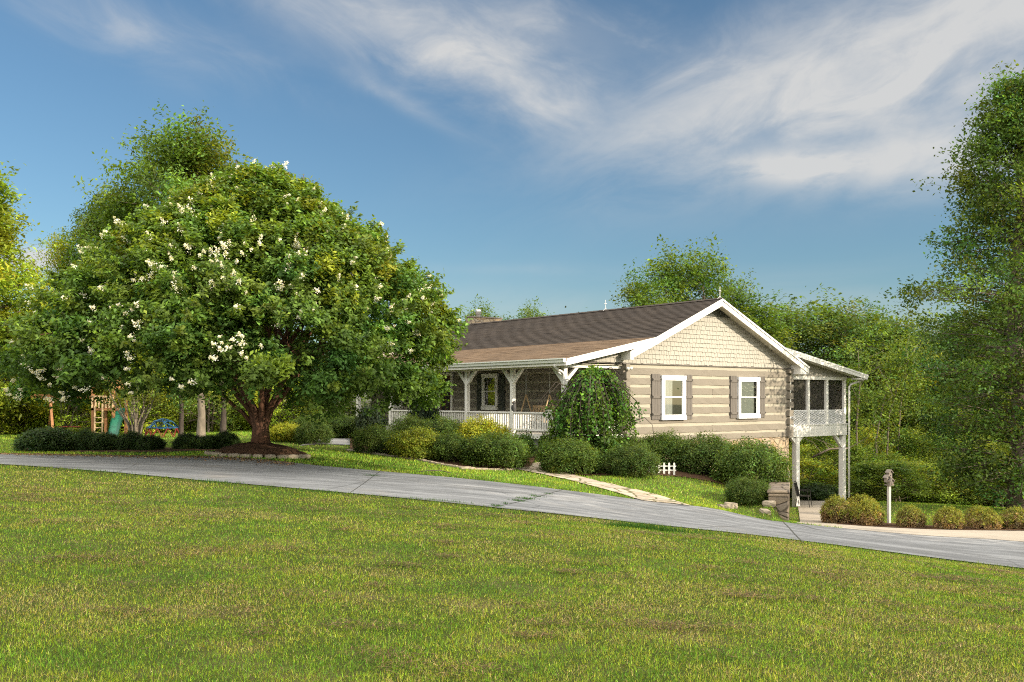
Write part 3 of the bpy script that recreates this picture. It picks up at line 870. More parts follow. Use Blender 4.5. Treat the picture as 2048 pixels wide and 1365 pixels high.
def build_house():
    M = MAT
    root = thing('log_house', 'long grey log house with cream chinking, brown shingle roof, front porch and screened porch', 'house', (HC[0], HC[1], 0), HA)
    # --- log walls with chinking
    edges = [PLATE + .03] + CHINKS
    mb = MB(); k = 0
    for i in range(len(CHINKS) - 1):
        z1, z0 = CHINKS[i] - .05, CHINKS[i + 1] + .05
        cuts = [-.02, 9.02] if i % 2 else [-.02, 4.45, 9.02]
        for a, b in zip(cuts[:-1], cuts[1:]):
            hewn_log(mb, 0, a + .003, b - .003, 0, .17, z0, z1, 10 + k); k += 1
    hewn_log(mb, 0, -.02, 9.02, 0.002, .17, SILL + .004, CHINKS[-1] - .03, 50)
    mb.build('gable_wall', M['log'], root)
    mb = MB(); mb.box(.05, 8.95, .022, .15, SILL + .01, PLATE - .004); mb.build('chinking', M['chink'], root)
    mb = MB(); mb.box(-.05, 9.05, -.035, .0, PLATE - .005, PLATE + .035); mb.build('sill_band', M['shutter'], root)
    mb = MB()                                                          # front logs lie half a course off; their ends show at the corner
    fc = [c - .15 for c in CHINKS[:-1]]
    tops = [PLATE - .01] + [c - .05 for c in fc]; bots = [c + .05 for c in fc] + [SILL + .006]
    for k, (z1, z0) in enumerate(zip(tops, bots)): hewn_log(mb, 1, -.13, HL, -.004, .17, z0, z1, 80 + k)
    mb.build('front_wall', M['log'], root)
    mb = MB(); mb.box(.024, .15, .20, HL - .05, SILL + .012, PLATE - .006); mb.build('chinking', M['chink'], root)
    mb = MB()
    for k, (z1, z0) in enumerate(zip(tops, bots)): hewn_log(mb, 1, -.13, HL, 8.82, 9.06, z0, z1, 120 + k)
    mb.build('back_wall', M['log'], root)
    mb = MB(); mb.box(8.84, 8.99, .2, HL, SILL, PLATE); mb.box(.2, 8.8, HL - .15, HL, SILL, PLATE + 1.2); mb.build('rear_wall_panel', M['chink'], root)
    # --- cream shingles of the gable
    mb = MB(); r = np.random.default_rng(3)
    nrow = 15; dz = .1535
    for i in range(nrow):
        z0 = PLATE + .035 + i * dz; z1 = z0 + dz + .03
        tl = -2.55; tr = RIDGE_T + (RIDGE_Z - .13 - z0) / PITCH
        tr = min(tr, 9.0)
        t = tl - r.uniform(0, .1)
        while t < tr:
            w = r.uniform(.10, .21)
            a, b = max(t, tl), min(t + w - .011, tr)
            lo = z0 + r.normal() * .007
            if b - a > .02:
                za = min(z1, roof_z(a) - .10); zb = min(z1, roof_z(b) - .10)
                if za > lo + .01 and zb > lo + .01:
                    o0 = -.034 - r.uniform(0, .006)
                    mb.add([(a, o0, lo), (b, o0, lo), (b, -.004, zb), (a, -.004, za), (a, .01, lo), (b, .01, lo)],
                           [(0, 1, 2, 3), (0, 4, 5, 1), (0, 3, 4), (1, 5, 2)])
            t += w
    mb.build('gable_shingles', M['shingle_cream'], root)
    mb = MB()
    pts = [(-2.5, PLATE)] + [(t, roof_z(t) - .11) for t in (-2.5, KINK_T, RIDGE_T, 9.0)] + [(9.0, PLATE)]
    mb.prism([(t, .004, z) for t, z in pts], (0, .06, 0)); mb.build('gable_backing', M['shutter'], root)
    mb = MB()                                                          # louvred vent in the peak
    for i in range(7):
        z = 2.93 + i * .052; h = (RIDGE_Z - .14 - z) / PITCH
        if h > .06: mb.bar((RIDGE_T - h, -.05, z), (RIDGE_T + h, -.05, z), .03, .03)
    mb.build('gable_vent', M['shutter_dark'], root)
    # --- roof
    S0, S1 = -OV, HL + .5
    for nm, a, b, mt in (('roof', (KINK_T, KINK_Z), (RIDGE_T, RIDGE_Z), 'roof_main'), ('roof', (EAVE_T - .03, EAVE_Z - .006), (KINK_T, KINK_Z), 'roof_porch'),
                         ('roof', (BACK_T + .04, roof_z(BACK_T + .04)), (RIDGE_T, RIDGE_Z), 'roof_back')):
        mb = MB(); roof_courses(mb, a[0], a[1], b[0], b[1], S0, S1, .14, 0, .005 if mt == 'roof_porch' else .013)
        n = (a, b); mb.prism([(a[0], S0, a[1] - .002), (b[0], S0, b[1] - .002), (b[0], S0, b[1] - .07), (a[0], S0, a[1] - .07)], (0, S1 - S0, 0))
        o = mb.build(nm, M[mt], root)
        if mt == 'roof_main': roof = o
    mb = MB()
    for k in range(50):
        a = S0 + (S1 - S0) * k / 50; b = S0 + (S1 - S0) * (k + 1) / 50 + .02
        mb.add([(RIDGE_T - .15, a, RIDGE_Z - .036), (RIDGE_T - .15, b, RIDGE_Z - .026), (RIDGE_T, b, RIDGE_Z + .04), (RIDGE_T, a, RIDGE_Z + .03), (RIDGE_T + .15, a, RIDGE_Z - .036), (RIDGE_T + .15, b, RIDGE_Z - .026)],
               [(0, 3, 2, 1), (3, 4, 5, 2)])
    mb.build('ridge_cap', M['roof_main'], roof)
    for s in (-.38, 5.34, 16.3):
        mb = MB(); mb.tube([(RIDGE_T, s, RIDGE_Z + .02), (RIDGE_T, s, RIDGE_Z + .42)], .009, 6)
        mb.lathe([(.0, -.03), (.024, -.02), (.03, 0), (.024, .02), (0, .03)], 10, (RIDGE_T, s, RIDGE_Z + .27))
        mb.bar((RIDGE_T - .07, s, RIDGE_Z + .27), (RIDGE_T + .07, s, RIDGE_Z + .27), .016, .016)
        for a in (-1, 1): mb.tube([(RIDGE_T + a * .13, s, RIDGE_Z - .02), (RIDGE_T, s, RIDGE_Z + .1)], .008, 5)
        mb.build('lightning_rod', M['metal'], roof)
    # --- rake boards, soffits, boxed ends
    def rake(pts, h, name='rake_board', s0=-OV + .02, th=.035, dz=.012):
        mb = MB(); top = [(t, s0, z - dz) for t, z in pts]; bot = [(t, s0, z - dz - h) for t, z in pts][::-1]
        n = len(pts)
        vs = top + bot[::-1] + [(x, y + th, z) for x, y, z in top] + [(x, y + th, z) for x, y, z in bot[::-1]]
        fs = []
        for i in range(n - 1):
            fs += [(i, n + i, n + i + 1, i + 1), (2 * n + i, 2 * n + i + 1, 3 * n + i + 1, 3 * n + i), (i, i + 1, 2 * n + i + 1, 2 * n + i), (n + i, 3 * n + i, 3 * n + i + 1, n + i + 1)]
        fs += [(0, 2 * n, 3 * n, n), (n - 1, 2 * n - 1, 4 * n - 1, 3 * n - 1)]
        mb.add(vs, fs); return mb.build(name, M['white'], root)
    zl = lambda t: RIDGE_Z - PITCH * (RIDGE_T - t)
    rake([(-.17, zl(-.17) + .02), (KINK_T, KINK_Z), (RIDGE_T, RIDGE_Z)], .25)
    rake([(RIDGE_T, RIDGE_Z), (BACK_T, roof_z(BACK_T))], .25)
    rake([(EAVE_T, EAVE_Z), (KINK_T - .12, roof_z(KINK_T - .12))], .20, s0=-OV + .004, th=.014)
    mb = MB()                                                          # upper drip strip that doubles the rake board's edge
    for a, b in (((EAVE_T, EAVE_Z), (KINK_T, KINK_Z)), ((KINK_T, KINK_Z), (RIDGE_T, RIDGE_Z)), ((RIDGE_T, RIDGE_Z), (BACK_T, roof_z(BACK_T)))):
        mb.prism([(a[0], -OV - .012, a[1] - .005), (b[0], -OV - .012, b[1] - .005), (b[0], -OV - .012, b[1] - .075), (a[0], -OV - .012, a[1] - .075)], (0, .014, 0))
    mb.build('rake_trim', M['white'], root)
    def soffit(pts, dz, s1=0.0, boards=True, name='soffit'):
        mb = MB(); (ta, za), (tb, zb) = pts; n = int(math.hypot(tb - ta, zb - za) / .09)
        for k in range(n):
            a, b = k / n, (k + .93) / n
            A = (ta + (tb - ta) * a, za + (zb - za) * a - dz); B = (ta + (tb - ta) * b, za + (zb - za) * b - dz)
            mb.prism([(A[0], -OV + .06, A[1]), (B[0], -OV + .06, B[1]), (B[0], -OV + .06, B[1] + .012), (A[0], -OV + .06, A[1] + .012)], (0, OV - .06 + s1, 0))
        mb.prism([(ta, -OV + .06, za - dz + .014), (tb, -OV + .06, zb - dz + .014), (tb, -OV + .06, zb - dz + .03), (ta, -OV + .06, za - dz + .03)], (0, OV - .06 + s1, 0))
        return mb.build(name, M['soffit'], root)
    soffit(((RIDGE_T, RIDGE_Z), (BACK_T - .02, roof_z(BACK_T - .02))), .16)
    soffit(((KINK_T, KINK_Z), (RIDGE_T, RIDGE_Z)), .16)
    soffit(((EAVE_T + .05, roof_z(EAVE_T + .05)), (KINK_T - .02, roof_z(KINK_T - .02))), .13, .35)
    mb = MB(); mb.box(-.165, .0, -OV + .056, .42, 1.26, 1.50); mb.prism([(-.165, -OV + .056, 1.50), (.0, -OV + .056, 1.50), (.0, -OV + .056, 1.55)], (0, .9, 0))
    mb.build('boxed_eave', M['white'], root)
    zb = roof_z(BACK_T)
    mb = MB(); mb.prism([(9.07, -OV + .056, zb - .29), (BACK_T, -OV + .056, zb - .29), (BACK_T, -OV + .056, zb - .1), (9.07, -OV + .056, zb + .1)], (0, .50, 0))
    mb.build('boxed_eave', M['white'], root)
    mb = MB(); mb.box(BACK_T - .005, BACK_T + .025, .06, HL, zb - .23, zb - .03); mb.box(9.05, BACK_T - .01, .06, HL, zb - .24, zb - .22); mb.build('eave_board', M['white'], root)
    # --- porch roof front: gutter, beam, soffit
    g = [(-.03, 0), (-.03, -.13), (-.085, -.13), (-.10, -.06), (-.135, -.035), (-.135, 0), (-.12, 0), (-.12, -.028), (-.09, -.05), (-.075, -.115), (-.045, -.115), (-.045, 0)]
    mb = MB(); mb.prism([(EAVE_T + x, -OV, EAVE_Z + .01 + z) for x, z in g], (0, HL - 4, 0))
    mb.box(EAVE_T - .13, EAVE_T - .03, -OV - .004, -OV + .004, EAVE_Z - .115, EAVE_Z + .005); mb.build('gutter', M['gutter'], root)
    mb = MB(); mb.box(EAVE_T - .024, EAVE_T, -OV + .04, HL - 3.5, EAVE_Z - .21, EAVE_Z - .02); mb.build('eave_board', M['white'], root)
    mb = MB(); mb.box(EAVE_T + .004, -2.30, .02, HL - 3.5, 1.08, 1.10); mb.box(-2.25, -.05, .02, HL - 3.5, 1.085, 1.10); mb.build('porch_ceiling', M['soffit'], root)
    mb = MB(); mb.box(-2.47, -2.33, .12, HL - 3.5, .98, 1.078); mb.box(-2.32, -.01, .12, .26, .98, 1.078); mb.build('porch_beam', M['white'], root, bevel=.006)
    mb = MB()
    mb.tube([(-2.96, .02, 1.07), (-2.96, .02, 1.0), (-2.86, .05, .93), (-2.58, .10, .83), (-2.50, .12, .76), (-2.50, .12, .60), (-2.50, .12, -1.25)], .038, 8)
    mb.build('downspout', M['white'], root, smooth=True)
    # --- porch floor, posts, braces, railing
    mb = MB(); mb.box(-2.55, -.02, 0.0, HL - 3.5, FLOOR - .05, FLOOR); mb.box(-2.56, -2.52, -.02, HL - 3.5, FLOOR - .14, FLOOR - .004); mb.box(-2.52, -.02, -.02, .02, FLOOR - .14, FLOOR - .004)
    mb.build('porch_floor', M['white'], root)
    mb = MB(); mb.box(-2.50, -2.46, .06, HL - 3.5, FLOOR - .42, FLOOR - .142); mb.box(-2.46, -.05, .06, .10, FLOOR - .42, FLOOR - .142); mb.build('porch_skirt', M['skirt'], root)
    mb = MB(); mb.box(-2.40, -2.30, .25, HL - 3.5, FLOOR - 1.4, FLOOR - .42); mb.build('porch_foundation', M['stone_dark'], root)
    ps = [.2 + 2.57 * k for k in range(6)]
    for s in ps:
        mb = MB(); mb.box(-2.47, -2.33, s - .07, s + .07, FLOOR, .978)
        post = mb.build('porch_post', M['white'], root, bevel=.006)
        for sg in (-1, 1):
            if s < 1 and sg < 0: continue
            mb = MB(); mb.prism([(-2.45, s + sg * .07, .50), (-2.45, s + sg * .07, .66), (-2.45, s + sg * .42, .976), (-2.45, s + sg * .56, .976)], (.1, 0, 0)); mb.build('brace', M['white'], post)
        if s < 1:
            mb = MB(); mb.prism([(-2.33, s - .05, .50), (-2.33, s - .05, .66), (-1.98, s - .05, .976), (-1.84, s - .05, .976)], (0, .1, 0)); mb.build('brace', M['white'], post)
    for a, b in zip(ps[:4], ps[1:5]): railing(root, (-2.40, a + .07), (-2.40, b - .07), 19)
    railing(root, (-2.33, .13), (-.06, .13), 17)
    # side deck beyond the far end of the porch
    mb = MB(); mb.box(.70, 3.4, HL + .05, HL + 5.4, FLOOR - .12, FLOOR - .02); mb.build('side_deck', M['deck'], root)
    railing(root, (.77, HL + .1), (.77, HL + 5.3), 36, -.43, -1.15)
    for s in (HL + .1, HL + 2.7, HL + 5.3):
        mb = MB(); mb.box(.71, .83, s - .06, s + .06, -3.0, .9 if s < HL + 1 else -.36); mb.build('deck_post', M['white'], root)
    # --- doors and windows
    window(root, 'gable', 1.74, 2.93, -.72, .79, 'drape'); window(root, 'gable', 5.80, 7.02, -.72, .79, 'blind')
    for a0, a1 in ((1.30, 1.72), (2.96, 3.33), (5.40, 5.78), (7.05, 7.42)): shutter(root, 'gable', a0, a1, -.70, .83, 'shutter')
    window(root, 'front', 6.62, 7.58, -.43, .96, 'sheer', 'white'); window(root, 'front', 13.4, 14.4, -.43, .96, 'sheer', 'white')
    for a0, a1 in ((6.22, 6.60), (7.60, 7.98)): shutter(root, 'front', a0, a1, -.43, .94, 'shutter_dark')
    f = mapper('front')
    mb = MB(); fbox(mb, f, 9.62, 9.72, 0, .07, FLOOR, .95); fbox(mb, f, 10.50, 10.60, 0, .07, FLOOR, .95); fbox(mb, f, 9.60, 10.62, 0, .08, .95, 1.06)
    d = mb.build('door', M['white'], root)
    mb = MB(); fbox(mb, f, 9.72, 10.50, 0.004, .03, FLOOR, .95); mb.build('door_leaf', M['door'], d)
    mb = MB(); fbox(mb, f, 9.84, 10.06, .03, .04, FLOOR + .25, .8); fbox(mb, f, 10.16, 10.38, .03, .04, FLOOR + .25, .8); mb.build('pane', M['dark'], d)
    mb = MB(); mb.tube([f(9.80, .03, -.15), f(9.80, .09, -.15), f(9.87, .09, -.15)], .015, 6); mb.build('handle', M['metal'], d)
    flood(root, (.10, -.03, 1.05)); flood(root, (9.30, .05, .98))
    # --- foundation
    mb = MB(); mb.box(.06, 8.98, .03, .4, -4.9, SILL + .002); mb.box(.06, .4, .4, HL, -3.4, SILL + .002); mb.box(8.70, 8.99, .4, HL, -5.2, SILL + .002)
    mb.build('foundation', M['stone'], root)
    # --- chimney
    mb = MB(); mb.box(5.04, 6.84, 15.2, 15.79, 1.8, 3.95)
    ch = mb.build('chimney', M['stone'], root)
    mb = MB(); mb.box(5.0, 6.88, 15.16, 15.83, 3.95, 4.0); mb.build('chimney_cap', M['grey_wood'], ch)
    mb = MB(); mb.lathe([(.10, 4.0), (.10, 4.12), (.15, 4.13), (.15, 4.33), (.14, 4.35), (0, 4.36)], 14, (5.62, 15.5, 0)); mb.build('flue', M['metal'], ch, smooth=True)
    # --- raised screened porch at the back corner
    sf = .30; t1 = 13.36
    mb = MB(); mb.box(9.06, t1, sf + .05, 8.0, -1.30, -1.15); b = mb.build('screened_porch', M['deck'], root)
    mb = MB(); n = 34; w = (t1 - 9.07) / n
    for k in range(n): mb.box(9.07 + k * w + .006, 9.07 + (k + 1) * w - .006, sf - .02, sf + .012, -1.50, -1.06)
    mb.box(9.07, t1, sf + .012, sf + .05, -1.50, -1.05); mb.box(9.07, t1 + .02, sf - .04, sf + .05, -1.06, -1.02)
    mb.box(t1 - .03, t1, sf + .05, 8.0, -1.5, -1.05); mb.build('beadboard_skirt', M['white'], b)
    cols = [9.45, 10.70, 11.98, 13.26]
    for t in cols: mb = MB(); mb.box(t - .075, t + .075, sf, sf + .15, -1.02, .76); mb.build('screen_post', M['white'], b, bevel=.004)
    for s in (2.2, 4.1, 6.0, 7.9): mb = MB(); mb.box(13.19, 13.335, s - .07, s + .07, -1.02, .76); mb.build('screen_post', M['white'], b, bevel=.004)
    mb = MB(); mb.box(9.06, t1, sf - .012, sf + .16, .76, .90); mb.build('header_beam', M['white'], b, bevel=.004)
    mb = MB(); mb.box(13.18, t1 - .002, sf + .16, 8.0, .76, .90); mb.build('header_beam', M['white'], b, bevel=.004)
    for i in range(3):
        a, c = cols[i] + .075, cols[i + 1] - .075
        mb = MB(); mb.box(a, c, sf + .10, sf + .103, -1.0, .76); mb.build('screen', M['screen'], b)
        mb = MB(); z0, z1 = -1.02, -.45; st = .095
        mb.box(a, c, sf + .03, sf + .06, z1 - .03, z1)
        for sg in (-1, 1):
            x = a - (z1 - z0)
            while x < c + (z1 - z0):
                p0, p1 = [x, z0], [x + sg * (z1 - z0), z1]
                if sg < 0: p0, p1 = [x + (z1 - z0), z0], [x, z1]
                # clip to the panel
                lo, hi = 0.0, 1.0; dx = p1[0] - p0[0]
                ta, tb = sorted(((a - p0[0]) / dx, (c - p0[0]) / dx)); lo, hi = max(lo, ta), min(hi, tb)
                if hi - lo > .03:
                    q0 = (p0[0] + dx * lo, sf + .045 + sg * .007, p0[1] + (z1 - z0) * lo); q1 = (p0[0] + dx * hi, sf + .045 + sg * .007, p0[1] + (z1 - z0) * hi)
                    mb.bar(q0, q1, .008, .026, (0, 0, 1))
                x += st
        mb.build('lattice', M['white_bright'], b)
    for s0, s1 in ((.45, 2.1), (2.3, 4.0), (4.2, 5.9), (6.1, 7.8)):
        mb = MB(); mb.box(13.26, 13.263, s0, s1, -1.02, .76); mb.build('screen', M['screen'], b)
    pz = lambda t: 2.09 - (t - 7.5) * (2.09 - 1.0) / (14.07 - 7.5)
    mb = MB(); r = np.random.default_rng(9)
    for i in range(6):
        z0 = .90 + i * .14; t = 9.05
        while t < t1:
            w = r.uniform(.1, .2); c = min(t + w - .006, t1); za, zb_ = min(z0 + .16, pz(t) - .14), min(z0 + .16, pz(c) - .14)
            if za > z0 + .01 and zb_ > z0 + .005: mb.add([(t, sf - .03, z0), (c, sf - .03, z0), (c, sf - .008, zb_), (t, sf - .008, za), (t, sf, z0), (c, sf, z0)], [(0, 1, 2, 3), (0, 4, 5, 1)])
            t += w
    mb.prism([(9.05, sf, .9), (t1, sf, .9), (t1, sf, pz(t1) - .12), (9.05, sf, pz(9.05) - .12)], (0, .08, 0)); mb.build('porch_shingles', M['shingle_cream'], b)
    mb = MB(); roof_courses(mb, 14.09, pz(14.09), 7.45, pz(7.45), -.22, 8.4, .14, 0, .005)
    mb.prism([(7.45, -.22, pz(7.45) - .003), (14.09, -.22, pz(14.09) - .003), (14.09, -.22, pz(14.09) - .07), (7.45, -.22, pz(7.45) - .07)], (0, 8.6, 0)); mb.build('porch_roof', M['roof_porch'], b)
    mb = MB(); mb.prism([(7.45, -.25, pz(7.45) - .012), (14.05, -.25, pz(14.05) - .012), (14.05, -.25, pz(14.05) - .21), (7.45, -.25, pz(7.45) - .21)], (0, .034, 0))
    mb.prism([(7.45, -.262, pz(7.45) - .005), (14.06, -.262, pz(14.06) - .005), (14.06, -.262, pz(14.06) - .07), (7.45, -.262, pz(7.45) - .07)], (0, .012, 0)); mb.build('porch_rake_board', M['white'], b)
    mb = MB(); mb.prism([(9.6, -.21, pz(9.6) - .15), (14.0, -.21, pz(14.0) - .15), (14.0, -.21, pz(14.0) - .13), (9.6, -.21, pz(9.6) - .13)], (0, .5, 0)); mb.box(13.40, 14.05, -.215, .1, pz(14.05) - .21, pz(14.05) - .15)
    mb.build('porch_soffit', M['white'], b)
    mb = MB(); mb.box(14.06, 14.16, -.23, 8.3, .87, .98); mb.build('gutter', M['gutter'], b, bevel=.02)
    mb = MB(); mb.tube([(14.10, -.1, .90), (14.10, -.1, .82), (13.52, .20, .60), (13.45, .24, .5), (13.45, .24, -4.1)], .045, 8); mb.build('downspout', M['white'], b, smooth=True)
    mb = MB(); mb.box(9.06, t1 - .04, .42, 8.0, .93, .96); mb.build('ceiling', M['soffit'], b)
    for t, s, w in ((10.0, .42, .11), (13.24, .42, .11), (13.24, 6.5, .11), (10.0, 6.5, .11)):
        zb2 = T1(*HW(t, s)) - .1
        mb = MB(); mb.box(t - w, t + w, s - w, s + w, zb2, -1.502); p = mb.build('porch_leg', M['white'], b, bevel=.01)
        for sg in (-1, 1):
            if sg > 0 and t > 12: continue
            mb = MB(); L = .26 if t < 11 else .52
            mb.prism([(t + sg * w, s - .06, -1.503 - L), (t + sg * w, s - .06, -1.503 - L + .2), (t + sg * (w + L - .12), s - .06, -1.503), (t + sg * (w + L + .06), s - .06, -1.503)], (0, .12, 0)); mb.build('brace', M['white'], p)
    return root
# ------------------------------------------------------------------ trees and shrubs
def gauss_leaves(centers, n_each, spread, size, colors, leaf_var=0.28, flat=0.7):
    """n_each leaves round each centre"""
    K = len(centers); N = K * n_each
    off = RNG.normal(size=(N, 3)) * spread; off[:, 2] *= flat
    pos = np.repeat(centers, n_each, axis=0) + off
    col = np.repeat(colors, n_each, axis=0) * np.exp(RNG.normal(size=(N, 1)) * leaf_var)
    return pos, np.full(N, size) * RNG.uniform(0.6, 1.25, N), col


def twig_net(mb, base, tips, r0, rng, k=0.5, n=4, wob=0.15):
    for p in tips:
        a, b = Vector(base), Vector(p); L = (b - a).length
        m1 = a.lerp(b, .35) + Vector(rng.normal(size=3) * wob * L * .25) + Vector((0, 0, .06 * L)); m2 = a.lerp(b, .7) + Vector(rng.normal(size=3) * wob * L * .25) + Vector((0, 0, .05 * L))
        mb.tube([a, m1, m2, b], [r0, r0 * .7, r0 * .42, r0 * .12], n, cap=False)


def tree_meshes(name, seed, H, R, base, n_lobe, per, leaf, col, bark, shape='round', lobe_r=None, trunk_r=None, leafmat='leaf', spread_k=1.0, sub=7, stems=1):
    """a tree standing at the origin; returns trunk mesh, crown mesh"""
    r = np.random.default_rng(seed)
    lobe_r = lobe_r or R * .30
    trunk_r = trunk_r or H * .018
    C = []
    prof = {'round': lambda q: math.sin(math.pi * min(1, .12 + .88 * q) ** .85) ** .6, 'cone': lambda q: (1 - q) ** .75 * min(1, .45 + q * 4) + .04, 'tall': lambda q: (math.sin(math.pi * (.15 + .85 * q)) ** .5) * (1 - .35 * q),
            'dome': lambda q: math.sqrt(max(0, 1 - q * q))}[shape]
    for i in range(n_lobe):
        q = r.uniform(0, 1) ** (1.25 if shape == 'cone' else .95); ph = r.uniform(0, 2 * math.pi); rad = R * prof(q) * (r.uniform(.12, 1) ** .5) * r.uniform(.8, 1.12)
        C.append((rad * math.cos(ph), rad * math.sin(ph), base + (H - base) * q * .97))
    C = np.array(C)
    lob_c = tint(col, n_lobe, .20, .12)
    sub_off = r.normal(size=(n_lobe * sub, 3)) * lobe_r * np.array([1, 1, .62]) * .62
    cc = np.repeat(C, sub, axis=0) + sub_off
    out = cc - np.array([0, 0, base + (H - base) * .35]); out /= np.linalg.norm(out, axis=1)[:, None] + 1e-6
    colors = np.repeat(lob_c, sub, axis=0) * np.exp(r.normal(size=(n_lobe * sub, 1)) * .12)
    pos, sz, lc = gauss_leaves(cc, per, lobe_r * .33 * spread_k, leaf, colors)
    crown = leaf_mesh(name + '_crown', pos, sz, lc, MAT[leafmat], .5, .3, out=np.repeat(out, per, axis=0) * .5)
    mb = MB()
    for sidx in range(stems):
        lx, ly = r.normal(size=2) * R * (.05 if stems == 1 else .25)
        top = Vector((lx, ly, base + (H - base) * .86)); n = 9; pts = []
        ox, oy = (0, 0) if stems == 1 else r.normal(size=2) * trunk_r * 2
        for i in range(n + 1):
            q = i / n; pts.append(Vector((ox + lx * q ** 1.4 + r.normal() * trunk_r * .5 * q, oy + ly * q ** 1.4 + r.normal() * trunk_r * .5 * q, top.z * q - (.25 if i == 0 else 0))))
        rad = [trunk_r * ((1 - q * .9) + .45 * max(0, .12 - q) / .12) for q in np.linspace(0, 1, n + 1)]
        mb.tube(pts, rad, 8)
        for i in range(sidx, n_lobe, stems):
            c = C[i]; q = min(.95, max(.12, (c[2] - R * .35 * r.uniform(.6, 1.3)) / top.z)); k = q * n; a = pts[int(k)].lerp(pts[min(n, int(k) + 1)], k - int(k))
            rr = trunk_r * (1 - q * .85) * .42
            b = Vector(c); L = (b - a).length
            m1 = a.lerp(b, .4) + Vector((0, 0, .10 * L)) + Vector(r.normal(size=3) * .05 * L)
            mb.tube([a, m1, b], [rr, rr * .6, rr * .2], 5, cap=False)
            for j in range(min(sub, 4)):
                e = Vector(cc[i * sub + j]); mb.tube([m1, (m1 + e) / 2 + Vector(r.normal(size=3) * .05 * L), e], [rr * .4, rr * .25, rr * .08], 4, cap=False)
    return mb.mesh(name + '_trunk', MAT[bark], smooth=True), crown


def place_tree(kind, meshes, loc, label, scale=(1, 1, 1), rot=0.0, group=None, cat='tree'):
    t = thing(kind, label, cat, loc, rot, group)
    t.scale = scale
    mesh_obj('trunk', meshes[0], t); mesh_obj('crown', meshes[1], t)
    return t


def shrub_mesh(name, seed, n_cl, per, leaf, col, top_tint=None, dry=None, lump=.15, shell=.84, flatbase=-.35, spread=.07):
    """a clipped shrub of unit half-width and unit height"""
    r = np.random.default_rng(seed)
    d = r.normal(size=(n_cl, 3)); d /= np.linalg.norm(d, axis=1)[:, None]
    d[:, 2] = np.where(d[:, 2] < flatbase, -d[:, 2] * .8, d[:, 2])
    k = lumps(d, 26, lump, seed, .3)
    rad = k * np.where(r.uniform(size=n_cl) < .72, r.uniform(shell, 1.0, n_cl), r.uniform(.35, shell, n_cl))
    c = d * rad[:, None]
    c[:, 2] = np.where(c[:, 2] < 0, c[:, 2] * .95, c[:, 2])
    z = (c[:, 2] + .42) / 1.42
    c = np.c_[c[:, 0], c[:, 1], z]
    colors = tint(col, n_cl, .22, .1)
    if dry is not None:
        side = np.clip(1.35 - z * 1.5 + r.normal(size=n_cl) * .3, 0, .85)[:, None]
        colors = colors * (1 - side) + tint(dry, n_cl, .25, .05) * side
    ns = n_cl // 7
    ds = r.normal(size=(ns, 3)); ds[:, 2] = np.abs(ds[:, 2]) + .1; ds /= np.linalg.norm(ds, axis=1)[:, None]; ks = lumps(ds, 26, lump, seed, .3)[:, None]
    sh = np.concatenate([ds * ks * (1 + q * r.uniform(.4, 1, (ns, 1))) for q in (.03, .09, .15)]); sh[:, 2] = (sh[:, 2] + .42) / 1.42
    d = np.concatenate([d, ds, ds, ds]); c = np.concatenate([c, sh]); colors = np.concatenate([colors, tint(col, 3 * ns, .22, .1) * 1.15])
    pos, sz, lc = gauss_leaves(c, per, spread, leaf, colors, .28, .9)
    tail = len(sh) * per; keep = np.r_[np.ones(len(pos) - tail, bool), r.uniform(size=tail) < .28]
    pos, sz, lc = pos[keep], sz[keep], lc[keep]
    pos[-int(keep[-tail:].sum()):] += 0
    pos[:, 2] = np.maximum(pos[:, 2], .02 + .03 * r.uniform(size=len(pos)))
    out = (np.repeat(d, per, axis=0) * .7)[keep]
    leaves = leaf_mesh(name, pos, sz, lc, MAT['leaf'], .55, .3, out=out)
    mb = MB()
    tips = [tuple(c[i] * np.array([.8, .8, .85])) for i in r.choice(n_cl, 26, replace=False)]
    twig_net(mb, (0, 0, 0), tips, .022, r, n=4)
    return mb.mesh(name + '_stems', MAT['bark'], smooth=True), leaves


def place_shrub(meshes, u, vt, vb, wpx, d, label, group, depth=None, rot=None, cat='shrub', name='shrub', sc=1.0):
    x, y = P(u, d); z = T1(x, y)
    top = zof(vt, d); w = wpx / F * d / 2
    t = thing(name, label, cat, (x, y, z), random.uniform(0, 6.28) if rot is None else rot, group)
    t.scale = (w * .93, w * .93 if depth is None else depth, max(.15, top - z) * .90)
    if depth is not None: t.rotation_euler = (0, 0, rot or 0)
    mesh_obj('foliage', meshes[1], t); mesh_obj('stems', meshes[0], t)
    return t


def interp_r(z, tab): return np.interp(z, tab[0], tab[1])


